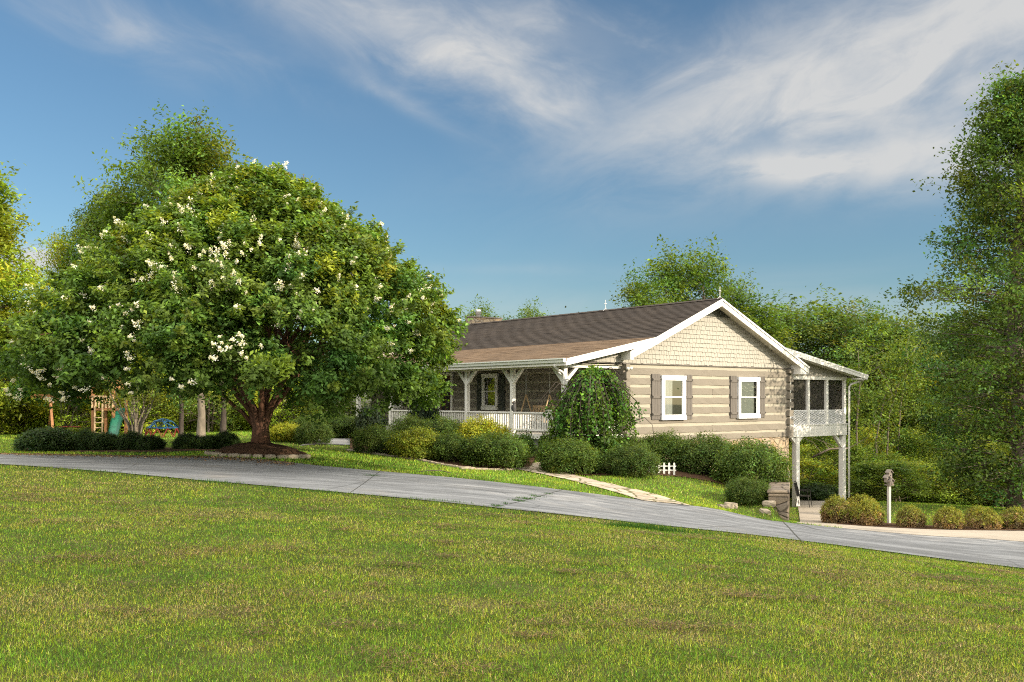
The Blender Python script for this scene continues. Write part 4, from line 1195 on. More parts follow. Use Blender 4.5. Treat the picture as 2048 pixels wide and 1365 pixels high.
def build_myrtle():
    """the big flowering tree in front: spreading dome of leaves on a clump of cinnamon stems"""
    r = np.random.default_rng(21)
    d0 = 24.8; bx, by = P(521, d0); bz = zof(893, d0)
    t = thing('crape_myrtle', 'broad domed crape myrtle with white blossom and cinnamon stems standing in a mulch ring', 'tree', (bx, by, bz))
    RT = ([-.5, .2, 1.4, 2.6, 3.35, 4.1, 4.66, 5.2, 5.75, 6.1, 6.35], [4.0, 4.75, 4.9, 4.7, 4.25, 3.55, 2.85, 2.0, 1.35, .75, .2])
    LT = ([-.1, .3, .9, 1.9, 3.1, 4.1, 4.8, 5.4, 5.8, 6.1, 6.35], [6.2, 6.5, 6.3, 5.8, 5.0, 3.9, 2.9, 2.0, 1.3, .75, .2])
    def R(z, ph):
        c = np.cos(ph); s = np.abs(np.sin(ph))
        rr, rl = interp_r(z, RT), interp_r(z, LT)
        side = np.where(c > 0, rr, rl); front = interp_r(z, RT) * np.clip(.97 - .05 * z, .66, .95)
        return side * (c * c) + front * (1 - c * c)
    def zbot(ph): return -.05 + .36 * np.clip(-np.cos(ph) * 1.6, 0, 1) + .32 * np.sin(ph * 3 + 1.2) * .5 + np.where(np.cos(ph) > .5, -.10, 0.0) * np.clip(np.cos(ph), 0, 1) + .25 * np.cos(ph * 5)
    n_l = 430
    ph = np.where(r.uniform(size=n_l) < .68, r.uniform(math.pi * .98, math.pi * 2.02, n_l), r.uniform(0, math.pi, n_l)); q = r.uniform(0, 1, n_l) ** .85
    z = zbot(ph) + .15 + (6.05 - zbot(ph)) * q
    rad = R(z, ph) * r.uniform(.72, .95, n_l) * (1 + .10 * np.sin(ph * 7 + z * 1.7) * np.sin(z * 2.3 + ph * 2))
    lob = np.c_[rad * np.cos(ph), rad * np.sin(ph), z]
    lr = r.uniform(.38, .66, n_l)
    lc = tint((0.076, 0.140, 0.027), n_l, .2, .08)
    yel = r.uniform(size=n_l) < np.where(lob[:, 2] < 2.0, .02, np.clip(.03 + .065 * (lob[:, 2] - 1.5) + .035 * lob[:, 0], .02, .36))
    lc[yel] = tint((0.125, 0.165, 0.020), yel.sum(), .2, .06)  # sunlit top and right put into yellower leaf lobes
    m = 17
    o0 = lob - np.array([0, 0, 1.5]); o0 /= np.linalg.norm(o0, axis=1)[:, None]
    d = r.normal(size=(n_l * m, 3)) + np.repeat(o0, m, axis=0) * .9 + np.array([0, 0, .45]); d /= np.linalg.norm(d, axis=1)[:, None]
    cc = np.repeat(lob, m, axis=0) + d * (np.repeat(lr, m) * r.uniform(.55, 1.05, n_l * m))[:, None] * np.array([1, 1, .7])
    cl = np.repeat(lc, m, axis=0) * np.exp(r.normal(size=(n_l * m, 1)) * .14)
    # filling inside the shell, inner shade put into a darker leaf colour
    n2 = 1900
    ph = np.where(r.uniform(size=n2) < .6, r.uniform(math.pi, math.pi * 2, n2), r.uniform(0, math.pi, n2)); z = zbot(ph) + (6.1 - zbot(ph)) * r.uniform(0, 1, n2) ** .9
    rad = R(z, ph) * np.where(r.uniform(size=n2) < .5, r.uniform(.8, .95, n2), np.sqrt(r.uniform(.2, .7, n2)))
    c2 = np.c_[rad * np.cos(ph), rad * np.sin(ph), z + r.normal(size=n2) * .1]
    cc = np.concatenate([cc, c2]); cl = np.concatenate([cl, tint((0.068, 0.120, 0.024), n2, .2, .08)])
    n3 = 420
    ph = r.uniform(0, 2 * math.pi, n3); z = zbot(ph) + (6.25 - zbot(ph)) * r.uniform(0, 1, n3) ** .6; rad = R(z, ph) * .98
    b3 = np.c_[rad * np.cos(ph), rad * np.sin(ph), z]; d3 = b3 - np.array([0, 0, 1.2]); d3 /= np.linalg.norm(d3, axis=1)[:, None]; d3 += r.normal(size=(n3, 3)) * .25 + np.array([0, 0, .35]); d3 /= np.linalg.norm(d3, axis=1)[:, None]
    ln = r.uniform(.25, .62, n3); c3 = np.concatenate([b3 + d3 * (ln * q)[:, None] for q in (.1, .45, .8)]); tips = b3 + d3 * ln[:, None]
    cc = np.concatenate([cc, c3]); cl = np.concatenate([cl, tint((0.088, 0.145, 0.025), len(c3), .2, .08)])
    out = cc - np.array([0, 0, 1.0]); out /= np.linalg.norm(out, axis=1)[:, None]
    per = 36
    K = len(cc); dirs = out + r.normal(size=(K, 3)) * .5 + np.array([0, 0, .15]); dirs /= np.linalg.norm(dirs, axis=1)[:, None]
    al = r.uniform(-.20, .24, (K, per))
    wid = np.full(K, .075); wid[-len(c3):] = .05
    pos = (cc[:, None, :] + dirs[:, None, :] * al[..., None] + r.normal(size=(K, per, 3)) * wid[:, None, None]).reshape(-1, 3)
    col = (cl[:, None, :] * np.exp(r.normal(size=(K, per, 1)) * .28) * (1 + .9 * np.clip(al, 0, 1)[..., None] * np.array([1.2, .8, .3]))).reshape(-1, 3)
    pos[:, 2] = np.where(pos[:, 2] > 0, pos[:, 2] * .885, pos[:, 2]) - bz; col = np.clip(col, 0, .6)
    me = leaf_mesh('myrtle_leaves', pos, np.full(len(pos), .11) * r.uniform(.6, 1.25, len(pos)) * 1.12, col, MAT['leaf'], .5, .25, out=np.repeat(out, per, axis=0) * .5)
    mesh_obj('crown', me, t)
    # blossom panicles at the ends of the upper and left-hand sprays
    fl = []
    def pan(lo_u, hi_u, lo_v, hi_v, n):
        for _ in range(n):
            u, v = r.uniform(lo_u, hi_u), r.uniform(lo_v, hi_v); zz = zof(v, d0); xx = (u - CX) / F * d0 - bx
            side = float(R(np.array([zz]), np.array([0. if xx > 0 else math.pi]))[0])
            if abs(xx) > side * 1.0: continue
            front = float(interp_r(zz, RT)) * .93
            yy = -front * math.sqrt(max(0, 1 - (xx / side) ** 2)) * r.uniform(.96, 1.05)
            fl.append((xx * (1 + yy / d0 * .9), yy, zz * (1 + yy / d0 * .9)))
    pan(400, 680, 315, 480, 70); pan(250, 560, 400, 560, 48); pan(120, 420, 560, 790, 36); pan(20, 220, 640, 800, 28); pan(640, 900, 430, 640, 40); pan(540, 630, 660, 715, 9)
    pan(230, 700, 470, 700, 16); pan(820, 905, 560, 720, 14); pan(440, 520, 740, 790, 3)
    for u, v in ((566, 316), (430, 335), (680, 388), (767, 435), (560, 690), (575, 683), (605, 706), (597, 695), (560, 672), (862, 690)):
        zz = zof(v, d0); xx = (u - CX) / F * d0 - bx; side = float(R(np.array([zz]), np.array([0. if xx > 0 else math.pi]))[0]); yy = -float(interp_r(zz, RT)) * .95 * math.sqrt(max(0, 1 - min(1, abs(xx) / side) ** 2))
        fl.append((xx * (1 + yy / d0), yy, zz * (1 + yy / d0)))
    n4 = 130; ph = r.uniform(-.3, math.pi + .3, n4); z = r.uniform(1.5, 6.2, n4); rad = R(z, ph)
    up3 = tips[(tips[:, 2] > 2.2)]; fl = np.concatenate([np.array(fl), np.c_[rad * np.cos(ph), rad * np.sin(ph), z], up3[r.uniform(size=len(up3)) < .45]])
    K = len(fl); per = 56
    dr = fl - np.array([0, 0, 1.5]); dr /= np.linalg.norm(dr, axis=1)[:, None]; dr += r.normal(size=(K, 3)) * .35 + np.array([0, 0, .25])
    al = r.uniform(0, 1, (K, per)); size = r.uniform(.05, .17, K)
    pos = fl[:, None, :] + dr[:, None, :] * (al * size[:, None])[..., None] + r.normal(size=(K, per, 3)) * (.055 * (1.15 - al))[..., None] * (size[:, None, None] / .18)
    pos = pos.reshape(-1, 3); pos[:, 2] = np.where(pos[:, 2] > 0, pos[:, 2] * .885, pos[:, 2]) - bz
    colp = tint((0.74, 0.73, 0.68), len(pos), .12, .03)
    me = leaf_mesh('myrtle_blossom', pos, RNG.uniform(.022, .044, len(pos)), colp, MAT['petal'], .9, .2)
    mesh_obj('blossom', me, t)
    # stems: a fluted clump that opens into a vase of limbs
    mb = MB()
    st = [(-.11, -.07, -1.05, -.15), (-.03, -.13, -.55, -.45), (.06, -.12, .12, -.55), (.13, -.06, .75, -.25), (.12, .08, .9, .5), (-.02, .12, .1, .8), (-.13, .06, -.85, .5), (.03, -.02, .35, .1)]
    for i, (x, y, tx, ty) in enumerate(st):
        zf = .62 + .1 * r.normal(); b = Vector((x * 1.15, y * 1.15, -.12)); a = Vector((x * .92, y * .92, .5)); c = Vector((x * 1.15 + tx * .10, y * 1.15 + ty * .10, .95)); e = Vector((x + tx * .62, y + ty * .62, 1.62)); g = Vector((x + tx * 1.6, y + ty * 1.6, 2.7 + r.normal() * .2))
        mb.tube([b, a, c, (c + e) / 2 + Vector((tx * .03, ty * .03, 0)), e, g], [.13, .088, .083, .075, .068, .05], 10)
        for j in range(7):
            k = r.integers(0, n_l); best = None
            for _ in range(12):
                k2 = r.integers(0, n_l); v = Vector(lob[k2]) - Vector((0, 0, bz))
                sc = (v.to_2d().normalized()).dot(Vector((tx, ty)).normalized()) + r.normal() * .25
                if best is None or sc > best[0]: best = (sc, v)
            tip = best[1]; fr = e.lerp(g, r.uniform(0, 1)); L = (tip - fr).length
            m1 = fr.lerp(tip, .4) + Vector((0, 0, .13 * L)) + Vector(r.normal(size=3) * .04 * L)
            mb.tube([fr, m1, fr.lerp(tip, .75) + Vector((0, 0, .08 * L)), tip], [.04, .028, .016, .006], 5, cap=False)
    mb.tube([(-.1, 0, .45), (-.45, -.12, .9), (-.62, -.15, 1.02), (-1.0, -.2, 1.42)], [.07, .055, .05, .04], 8)
    mb.build('trunk', MAT['bark_red'], t, smooth=True)
    # mulch mound and edging stones
    mb = MB(); n, mr = 40, 8; vs = [(0, 0, .24)]; cx, cy = bx, by - .1
    for j in range(1, mr + 1):
        for k in range(n):
            a = 2 * math.pi * k / n; q = j / mr; rr = q * (1.27 + .05 * math.sin(a * 5)); x, y = rr * math.cos(a), rr * .8 * math.sin(a)
            vs.append((x, y, T1(cx + x, cy + y) - bz + .03 + (.30 * (1 - q ** 2)) * (0.93 if j < mr else 0) + RNG.normal() * .012))
    fs = [(0, 1 + k, 1 + (k + 1) % n) for k in range(n)]
    for j in range(mr - 1):
        for k in range(n): fs.append((1 + j * n + k, 1 + (j + 1) * n + k, 1 + (j + 1) * n + (k + 1) % n, 1 + j * n + (k + 1) % n))
    vs[0] = (0, 0, T1(cx, cy) - bz + .32); mb.add(vs, fs); o = mb.build('mulch_mound', MAT['mulch'], smooth=True); o.location = (cx, cy, bz); o['kind'] = 'structure'
    proto = None
    for k in range(13):
        a = math.radians(-172 + 13.2 * k); x, y = cx + 1.31 * math.cos(a), cy + 1.05 * math.sin(a); z = T1(x, y)
        lab = 'tan edging stone set in the rim of the mulch ring under the crape myrtle'
        if proto is None:
            proto = rock('edging_stone', .13, .07, .05, 5, 'rock'); tag(proto, lab, 'stone', 'edging stones of the mulch ring'); o = proto
        else: o = proto.copy(); link(o)
        o.location = (x, y, z + .035); o.rotation_euler = (0, 0, a + math.pi / 2 + RNG.normal() * .12); o.scale = (RNG.uniform(.8, 1.25), 1, RNG.uniform(.8, 1.3))
    return t


def rock(name, a, b, c, seed, mat, sub=2):
    import bmesh
    bm = bmesh.new(); bmesh.ops.create_cube(bm, size=2); bmesh.ops.subdivide_edges(bm, edges=bm.edges[:], cuts=3, use_grid_fill=True)
    r = np.random.default_rng(seed)
    for v in bm.verts:
        p = v.co.copy(); n = p.normalized() * 1.25; v.co = p.lerp(n, .38) + Vector(r.normal(size=3) * .06); v.co = Vector((v.co.x * a, v.co.y * b, v.co.z * c))
    me = bpy.data.meshes.new(name); bm.to_mesh(me); bm.free(); me.materials.append(MAT[mat])
    me.polygons.foreach_set('use_smooth', [False] * len(me.polygons))
    return mesh_obj(name, me)


def build_weeping():
    r = np.random.default_rng(5)
    d0 = 28.9; bx, by = P(1153, d0); bz = T1(bx, by)
    cx = P(1183, d0)[0] - bx
    t = thing('weeping_tree', 'small weeping tree with trailing leafy strands in front of the house corner', 'tree', (bx, by, bz))
    H = zof(737, d0) - bz; zb = zof(893, d0) - bz
    ctr = Vector((cx, 0, H - .25))
    mb = MB(); mb.tube([(0, 0, -.2), (.02, 0, .4), (.10, .02, .9), (cx * .6, .02, 1.5), (cx * .8, 0, H - .35)], [.13, .10, .09, .08, .06], 9); mb.build('trunk', MAT['bark'], t, smooth=True)
    P_, A_ = [], []; mb = MB()
    for i in range(340):
        a = r.uniform(0, 2 * math.pi); rad = (r.uniform(.05, 1) ** .5)
        side = math.cos(a); big = r.uniform(size=()) < .16
        rx = (1.42 if side < 0 else 1.32) * rad * (1 + .13 * math.sin(3 * a + 1) + .08 * math.sin(7 * a)); ry = 1.15 * rad * (1 + .15 * math.sin(2 * a + .5)); jz = r.uniform(.72, 1.12); rx *= jz; ry *= jz; drop = .55 * max(0, math.sin(2.3 * a + 2.2)) * rad + (.45 * rad if side < -.2 else 0)
        top = ctr + Vector((rx * math.cos(a) * .5, ry * math.sin(a) * .5, (.30 * (1 - rad) + .02) - drop * .5 + r.uniform(-.10, .08)))
        ez = H - .30 - (rad ** 2) * r.uniform(.35, 1.25) * (1.35 if side < -.3 else 1.0) - drop * .6
        e1 = ctr + Vector((rx * math.cos(a) * .92, ry * math.sin(a) * .92, ez - ctr.z)); low = max(zb + r.uniform(-.05, .7), .3)
        e2 = Vector((e1.x * 1.0 + rx * .07 * math.cos(a), e1.y + ry * .07 * math.sin(a), low + (e1.z - low) * r.uniform(0, .45)))
        pts = [ctr, top, e1, (e1 + e2) / 2 + Vector(r.normal(size=3) * .05), e2]
        rr = .012 if i % 6 else .018
        mb.tube(pts, [rr, rr, rr * .8, rr * .6, rr * .3], 4, cap=False)
        n = 46; q = r.uniform(.12, 1, n) ** .9 * (len(pts) - 1); k = np.minimum(q.astype(int), 3); f = q - k; pa = np.array(pts)
        p = pa[k] * (1 - f)[:, None] + pa[k + 1] * f[:, None] + r.normal(size=(n, 3)) * .06
        P_.append(p); c = tint((0.065, 0.135, 0.017), 1, .3, .16); A_.append(np.repeat(c, n, 0))
    for x0, z0, x1, z1 in ((-.75, H - .55, -1.95, .95), (-.65, H - .6, -1.8, 1.1), (1.2, 1.3, 1.85, .6), (.2, H - .1, .9, H - .9)):
        s = 1 if x1 > x0 else -1
        mb.tube([(cx + x0, -.3, z0), (cx + x0 + s * .35, -.45, z0 + .12), (cx + (x0 + x1) / 2 + s * .25, -.5, (z0 + z1) / 2 + .25), (cx + x1, -.5, z1)], [.014, .012, .009, .004], 4, cap=False)
    pos = np.concatenate(P_); col = np.concatenate(A_) * np.exp(r.normal(size=(len(pos), 1)) * .28)
    pos[:, 2] = np.maximum(pos[:, 2], .25)
    out = pos - np.array([cx, 0, 1.0]); out[:, 2] = 0; out /= np.linalg.norm(out, axis=1)[:, None] + .1
    mesh_obj('foliage', leaf_mesh('weeping_leaves', pos, r.uniform(.06, .125, len(pos)), col, MAT['leaf'], .68, .1, out=out * .8), t)
    mb.build('strands', MAT['bark_dark'], t, smooth=True)


def build_shrubs():
    A = [shrub_mesh('shrub_a%d' % i, 30 + i, 950, 26, .060, c) for i, c in enumerate([(0.056, 0.092, 0.015), (0.064, 0.105, 0.017), (0.052, 0.085, 0.015)])]
    Y_ = shrub_mesh('shrub_sunlit', 41, 950, 26, .062, (0.235, 0.25, 0.020))  # sunlight on these shrubs put into a golden leaf colour
    YG = shrub_mesh('shrub_yellow_green', 44, 950, 26, .062, (0.15, 0.185, 0.020))  # yellow-green leaf colour carries the sun on the front row's top
    DRY = shrub_mesh('shrub_dry', 42, 800, 24, .09, (0.145, 0.16, 0.026), dry=(0.25, 0.165, 0.095), lump=.12)
    DRY2 = shrub_mesh('shrub_dry', 43, 800, 24, .09, (0.16, 0.17, 0.026), dry=(0.27, 0.175, 0.10), lump=.12)
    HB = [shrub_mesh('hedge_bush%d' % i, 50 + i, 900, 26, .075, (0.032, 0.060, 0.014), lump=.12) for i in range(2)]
    LOOSE = shrub_mesh('loose_plant', 60, 300, 18, .17, (0.075, 0.13, 0.025), lump=.3, shell=.6, spread=.12)
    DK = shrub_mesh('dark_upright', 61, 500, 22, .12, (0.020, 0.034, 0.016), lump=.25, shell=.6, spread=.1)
    g1 = 'clipped shrubs along the porch bed'; g2 = 'clipped shrubs below the gable wall'; g3 = 'rounded shrubs edging the concrete apron'; g4 = 'dark hedge shrubs along the left lawn'
    rows = [
        (A[0], 633, 824, 872, 110, 33, 'wide dark rounded shrub at the left end of the entrance walk', g1), (A[1], 690, 829, 870, 92, 33, 'dark rounded shrub below the far left white railing', g1), (A[2], 628, 842, 888, 74, 30.6, 'small round dark shrub right behind the golden bush', g1),
        (Y_, 574, 846, 894, 78, 31.2, 'sunlit golden rounded bush just right of the crape myrtle trunk', None),
        (A[2], 748, 850, 906, 84, 28.6, 'brownish green shrub at the right end of the entrance walk', g1), (YG, 838, 856, 918, 128, 28.0, 'low spreading shrub with yellow sunlit top in the front row of the porch bed', g1),
        (A[0], 902, 862, 928, 100, 27.7, 'dark green shrub in the front row between the yellow topped shrub and the biggest one', g1), (A[1], 988, 862, 940, 148, 27.2, 'biggest shrub at the right end of the front row by the stone path', g1),
        (A[2], 822, 831, 875, 88, 30.0, 'dark rounded shrub at the left end of the row against the porch railing', g1), (A[0], 884, 830, 878, 112, 29.8, 'dark rounded shrub in the middle of the row against the porch railing', g1),
        (Y_, 962, 834, 882, 118, 29.5, 'long sunlit golden topped shrub against the white porch railing', g1),
        (LOOSE, 1046, 866, 898, 44, 29.2, 'small light green leafy plant at the foot of the porch skirt', None), (LOOSE, 1098, 866, 894, 44, 29.5, 'small yellow green plant under the weeping tree beside the porch', None),
        (LOOSE, 1205, 862, 905, 110, 29.0, 'loose yellow green plants under the right side of the weeping tree', None),
        (A[1], 1139, 874, 947, 128, 27.1, 'rounded shrub in front of the weeping tree, right of the stone path', g2), (A[2], 1258, 889, 951, 122, 27.1, 'low rounded shrub left of the small white picket edging', g2),
        (A[0], 1250, 866, 925, 105, 29.3, 'dark shrub directly behind the low rounded one at the house corner', g2), (A[0], 1330, 861, 935, 135, 29.9, 'tall dark shrub behind the white picket edging under the first gable window', g2), (A[2], 1412, 870, 950, 140, 29.2, 'tall dark shrub between the two gable windows', g2),
        (A[1], 1498, 876, 978, 166, 27.8, 'largest shrub under the second gable window by the stone corner', g2), (A[2], 1494, 955, 1013, 84, 24.9, 'small round shrub standing alone by the retaining wall', None),
        (DRY, 1672, 992, 1050, 60, 30.0, 'browning round shrub at the left end of the row by the concrete', g3), (DRY2, 1735, 1003, 1054, 63, 29.5, 'browning round shrub just left of the birdhouse post', g3), (DRY, 1822, 1011, 1058, 58, 29.0, 'browning round shrub just right of the birdhouse post', g3),
        (DRY2, 1897, 1016, 1061, 60, 28.5, 'browning round shrub standing fourth along the concrete edge', g3), (DRY, 1955, 1012, 1050, 55, 29.6, 'greener round shrub at the back between the fourth and fifth', g3), (DRY2, 1972, 1020, 1063, 60, 28.3, 'browning round shrub fifth along the concrete edge', g3),
        (DRY, 2030, 1014, 1061, 63, 28.4, 'browning round shrub at the right end of the row', g3), (DRY2, 1722, 992, 1030, 66, 32.5, 'low browning shrub behind the row, near the right leg of the screened porch', g3),
        (DRY, 2110, 1016, 1066, 76, 28.0, 'browning round shrub beyond the right end of the row', g3),
        (HB[0], 1637, 966, 1012, 96, 41, 'dark rounded shrub seen under the screened porch between its legs', None),
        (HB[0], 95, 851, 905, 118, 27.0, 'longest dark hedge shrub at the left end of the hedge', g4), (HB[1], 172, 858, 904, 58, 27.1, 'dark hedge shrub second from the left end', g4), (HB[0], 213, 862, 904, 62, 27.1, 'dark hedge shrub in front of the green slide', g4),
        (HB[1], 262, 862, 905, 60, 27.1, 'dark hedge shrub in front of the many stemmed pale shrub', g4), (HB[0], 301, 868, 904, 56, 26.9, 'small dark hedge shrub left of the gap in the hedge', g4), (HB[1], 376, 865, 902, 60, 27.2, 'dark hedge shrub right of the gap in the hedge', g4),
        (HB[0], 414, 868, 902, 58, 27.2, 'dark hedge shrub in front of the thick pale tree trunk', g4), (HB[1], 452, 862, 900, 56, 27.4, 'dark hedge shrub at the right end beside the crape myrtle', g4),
        (DK, 742, 812, 868, 66, 32.2, 'dark upright bush in front of the far left railing and porch post', None), (DK, 848, 792, 838, 62, 33.4, 'dark bush rising above the porch railing by the door', None),
    ]
    for m, u, vt, vb, w, d, lab, g in rows: place_shrub(m, u, vt, vb, w, d, lab, g)


def build_trees():
    TG = lambda x, y: (x, y, T1(x, y) - .05)
    yg = (0.20, 0.265, 0.022); mg = (0.085, 0.14, 0.022); dg = (0.032, 0.062, 0.018)
    # templates about ten metres tall
    T1a = tree_meshes('round_tree', 101, 10, 3.4, 2.2, 66, 34, .20, yg, 'bark', 'round', sub=8)
    T1b = tree_meshes('round_tree', 102, 10, 3.0, 1.4, 64, 34, .20, mg, 'bark', 'round', sub=8)
    T2a = tree_meshes('tall_tree', 103, 10, 2.3, 2.2, 58, 32, .19, (0.095, 0.15, 0.022), 'bark_pale', 'tall', lobe_r=.8, sub=8)
    T2b = tree_meshes('tall_tree', 104, 10, 2.0, 2.6, 52, 30, .19, mg, 'bark_pale', 'tall', lobe_r=.75, sub=8)
    T3 = tree_meshes('bush_tree', 105, 5, 2.4, .25, 60, 24, .17, (0.24, 0.31, 0.028), 'bark', 'round', sub=7, stems=3)  # leaf colour boosted to stand in for backlight on the thicket
    T5 = tree_meshes('bush_tree', 108, 5, 2.4, .25, 60, 24, .17, (0.17, 0.235, 0.030), 'bark', 'round', sub=7, stems=3)
    T4 = tree_meshes('bush_tree', 106, 5, 2.4, .25, 60, 24, .17, (0.115, 0.175, 0.026), 'bark', 'round', sub=7, stems=3)
    # the large tree behind the crape myrtle
    big = tree_meshes('pecan_tree', 111, 11.2, 4.3, 2.2, 150, 34, .19, (0.092, 0.145, 0.022), 'bark', 'round', lobe_r=.95, sub=15, trunk_r=.24, spread_k=.85)
    x, y = P(372, 44); place_tree('shade_tree', big, TG(x, y), 'tallest leafy tree rising behind the top of the crape myrtle', (.98, .98, (zof(258, 44) + 1.5) / 11.2))
    x, y = P(215, 46); place_tree('shade_tree', big, TG(x, y), 'lower leafy tree behind the left shoulder of the crape myrtle', (.60, .60, (zof(396, 46) + 1.5) / 11.2), 2.2)
    x, y = P(125, 45); place_tree('shade_tree', T1a, TG(x, y), 'smaller tree at the left skirt of the crape myrtle', (.44, .44, (zof(478, 45) + 1.5) / 10), .6)
    wal = tree_meshes('walnut_tree', 112, 12, 3.8, .8, 150, 34, .22, (0.165, 0.225, 0.022), 'bark', 'tall', lobe_r=.9, sub=12, spread_k=.9)
    x, y = P(-45, 38); place_tree('walnut_tree', wal, TG(x, y), 'bright yellow green tree at the left edge of the photo', (.80, .80, (zof(352, 38) + 1.5) / 12))
    # sunny thicket behind the playground
    L = [(20, 640, 44, T3, 1.5, 'sunlit yellow green thicket bush at the far left edge'), (75, 610, 46, T1a, 1.2, 'sunlit yellow green tree behind the swing beam'), (150, 690, 47, T3, 1.5, 'sunlit thicket bush behind the swing post'),
         (215, 660, 48, T1a, 1.2, 'sunlit yellow green tree behind the play tower'), (290, 700, 47, T3, 1.4, 'sunlit thicket bush behind the green slide'), (355, 690, 49, T1a, 1.1, 'sunlit yellow green tree behind the dome climber'),
         (430, 700, 48, T3, 1.4, 'sunlit thicket bush behind the thick pale trunk'), (500, 690, 50, T1a, 1.1, 'yellow green tree behind the stems of the crape myrtle'), (570, 720, 46, T4, 1.3, 'green thicket bush behind the golden bush'),
         (630, 730, 47, T4, 1.2, 'green thicket bush left of the far white railing'), (-70, 600, 46, T1a, 1.3, 'yellow green tree beyond the left edge of the lawn'), (-150, 560, 44, T1a, 1.4, 'outermost yellow green tree of the left thicket')]
    for i, (u, v, d, m, s, lab) in enumerate(L):
        x, y = P(u, d); h = 10 if m is T1a else 5
        place_tree('thicket_tree', m, TG(x, y), lab, (s, s, (zof(v, d) + 1.5) / h), i * 1.7, 'trees and bushes of the sunlit thicket')
    for i in range(17):
        u = -140 + i * 46 + RNG.normal() * 8; d = 39.8 + (i % 3) * 2.2; x, y = P(u, d)
        place_tree('undergrowth_bush', T3 if i % 4 else T4, TG(x, y), 'low leafy bush of the undergrowth behind the playground', (.60, .60, RNG.uniform(.45, .8)), i * 2.1, 'low bushes behind the playground', 'bush')
    # single trunks by the playground
    for u, d, w, m, lab in ((402, 33, .125, 'bark_pale', 'thick pale tree trunk lit by the sun left of the crape myrtle'), (362, 35, .075, 'bark_dark', 'dark slim tree trunk behind the dome climber'), (446, 36, .10, 'bark_dark', 'dark tree trunk close left of the crape myrtle stems')):  # the two dark trunks carry the crown's shade in their bark colour
        x, y = P(u, d); z = T1(x, y); t = thing('tree_trunk', lab, 'tree', (x, y, z)); mb = MB(); r = np.random.default_rng(int(u))
        mb.tube([(0, 0, -.2), (0, 0, .12), (.02, .02, .8), (-.05, 0, 2.2), (.05, .05, 4.2)], [w * 1.9, w * 1.25, w, w * .92, w * .7], 10)
        twig_net(mb, (.03, .03, 3.4), [(r.normal() * .9, r.normal() * .9, r.uniform(4.8, 6.8)) for _ in range(9)], w * .4, r)
        mb.build('trunk', MAT[m], t, smooth=True)
        cc = np.concatenate([np.c_[r.normal(size=70) * .9, r.normal(size=70) * .9, r.uniform(4.6, 7.2, 70)], np.c_[r.normal(size=16) * .30, r.normal(size=16) * .30, r.uniform(1.2, 3.2, 16)]])
        pos, sz, lc = gauss_leaves(cc, 40, .3, .14, tint((0.09, 0.14, 0.024), 86, .25, .12)); mesh_obj('crown', leaf_mesh('trunk_crown', pos, sz, lc, MAT['leaf']), t)
    # pale many-stemmed shrub
    x, y = P(272, 34); z = T1(x, y); t = thing('multistem_shrub', 'airy shrub with a fan of pale bare stems beside the green slide', 'shrub', (x, y, z)); mb = MB(); r = np.random.default_rng(77); tips = []
    for k in range(22):
        a = r.uniform(0, 6.28); q = r.uniform(.2, 1.05); e = Vector((q * 1.05 * math.cos(a), q * .8 * math.sin(a), r.uniform(1.35, 2.0))); tips.append(e)
        mb.tube([(.12 * math.cos(a), .12 * math.sin(a), -.1), (.3 * e.x, .3 * e.y, .55), (.62 * e.x + .05 * r.normal(), .62 * e.y, 1.05), e], [.035, .03, .022, .008], 5, cap=False)
    mb.build('stems', MAT['bark_pale'], t, smooth=True)
    cc = np.array([tuple(e * r.uniform(.78, 1.05)) for e in tips for _ in range(6)]) + r.normal(size=(132, 3)) * .14
    pos, sz, lc = gauss_leaves(cc, 24, .13, .085, tint((0.14, 0.18, 0.03), 132, .2, .1)); mesh_obj('foliage', leaf_mesh('airy_leaves', pos, sz, lc, MAT['leaf']), t)
    # trees rising behind the house
    B = [(1275, 548, 50, T2b, .85, 'slim dark tree rising behind the ridge at the left of the cluster'), (1338, 506, 52, T2a, 1.05, 'tall tree behind the roof ridge, left of the pair'), (1402, 500, 53, T2a, 1.0, 'tall tree behind the roof ridge, right of the pair'),
         (1470, 556, 51, T2a, .8, 'tree showing just right of the gable peak'), (960, 612, 60, T2a, .8, 'treetop showing behind the stone chimney'), (1060, 614, 62, T2a, .75, 'treetop showing over the middle of the roof ridge'), (905, 634, 60, T2b, .6, 'treetop showing left of the chimney'),
         (1310, 590, 49, T2a, .8, 'lower tree behind the ridge under the tall pair')]
    for i, (u, v, d, m, s, lab) in enumerate(B):
        x, y = P(u, d); z = T1(x, y); place_tree('woodland_tree', m, (x, y, z - .05), lab, (s, s, (zof(v, d) - z) / 10), 1 + i * 2.3, 'trees rising behind the house')
    T1c = tree_meshes('olive_tree', 107, 10, 3.2, 1.6, 66, 34, .19, (0.10, 0.14, 0.030), 'bark_pale', 'round', sub=8)
    W = [(1515, 596, 50, T2b, 1.1, 'dark green tree right behind the rake of the roof'), (1565, 622, 56, T1c, 1.15, 'olive tree behind the screened porch roof, first from the gable'), (1628, 604, 58, T2a, 1.5, 'broad tall olive tree above the screened porch'),
         (1690, 622, 56, T1c, 1.1, 'olive tree above the right end of the porch roof'), (1732, 608, 60, T2b, 1.2, 'tapering darker treetop right of the porch roof'), (1785, 640, 54, T1b, 1.05, 'loose green tree with sky gaps between porch and oak'),
         (1850, 660, 58, T1c, 1.1, 'olive tree behind the lower left boughs of the oak'), (1930, 640, 56, T1b, 1.1, 'green tree behind the middle of the oak'), (2010, 600, 58, T1b, 1.2, 'green tree behind the right side of the oak'), (2090, 560, 54, T1c, 1.2, 'green tree beyond the right edge behind the oak'), (2180, 520, 50, T1b, 1.3, 'green tree out past the oak')]
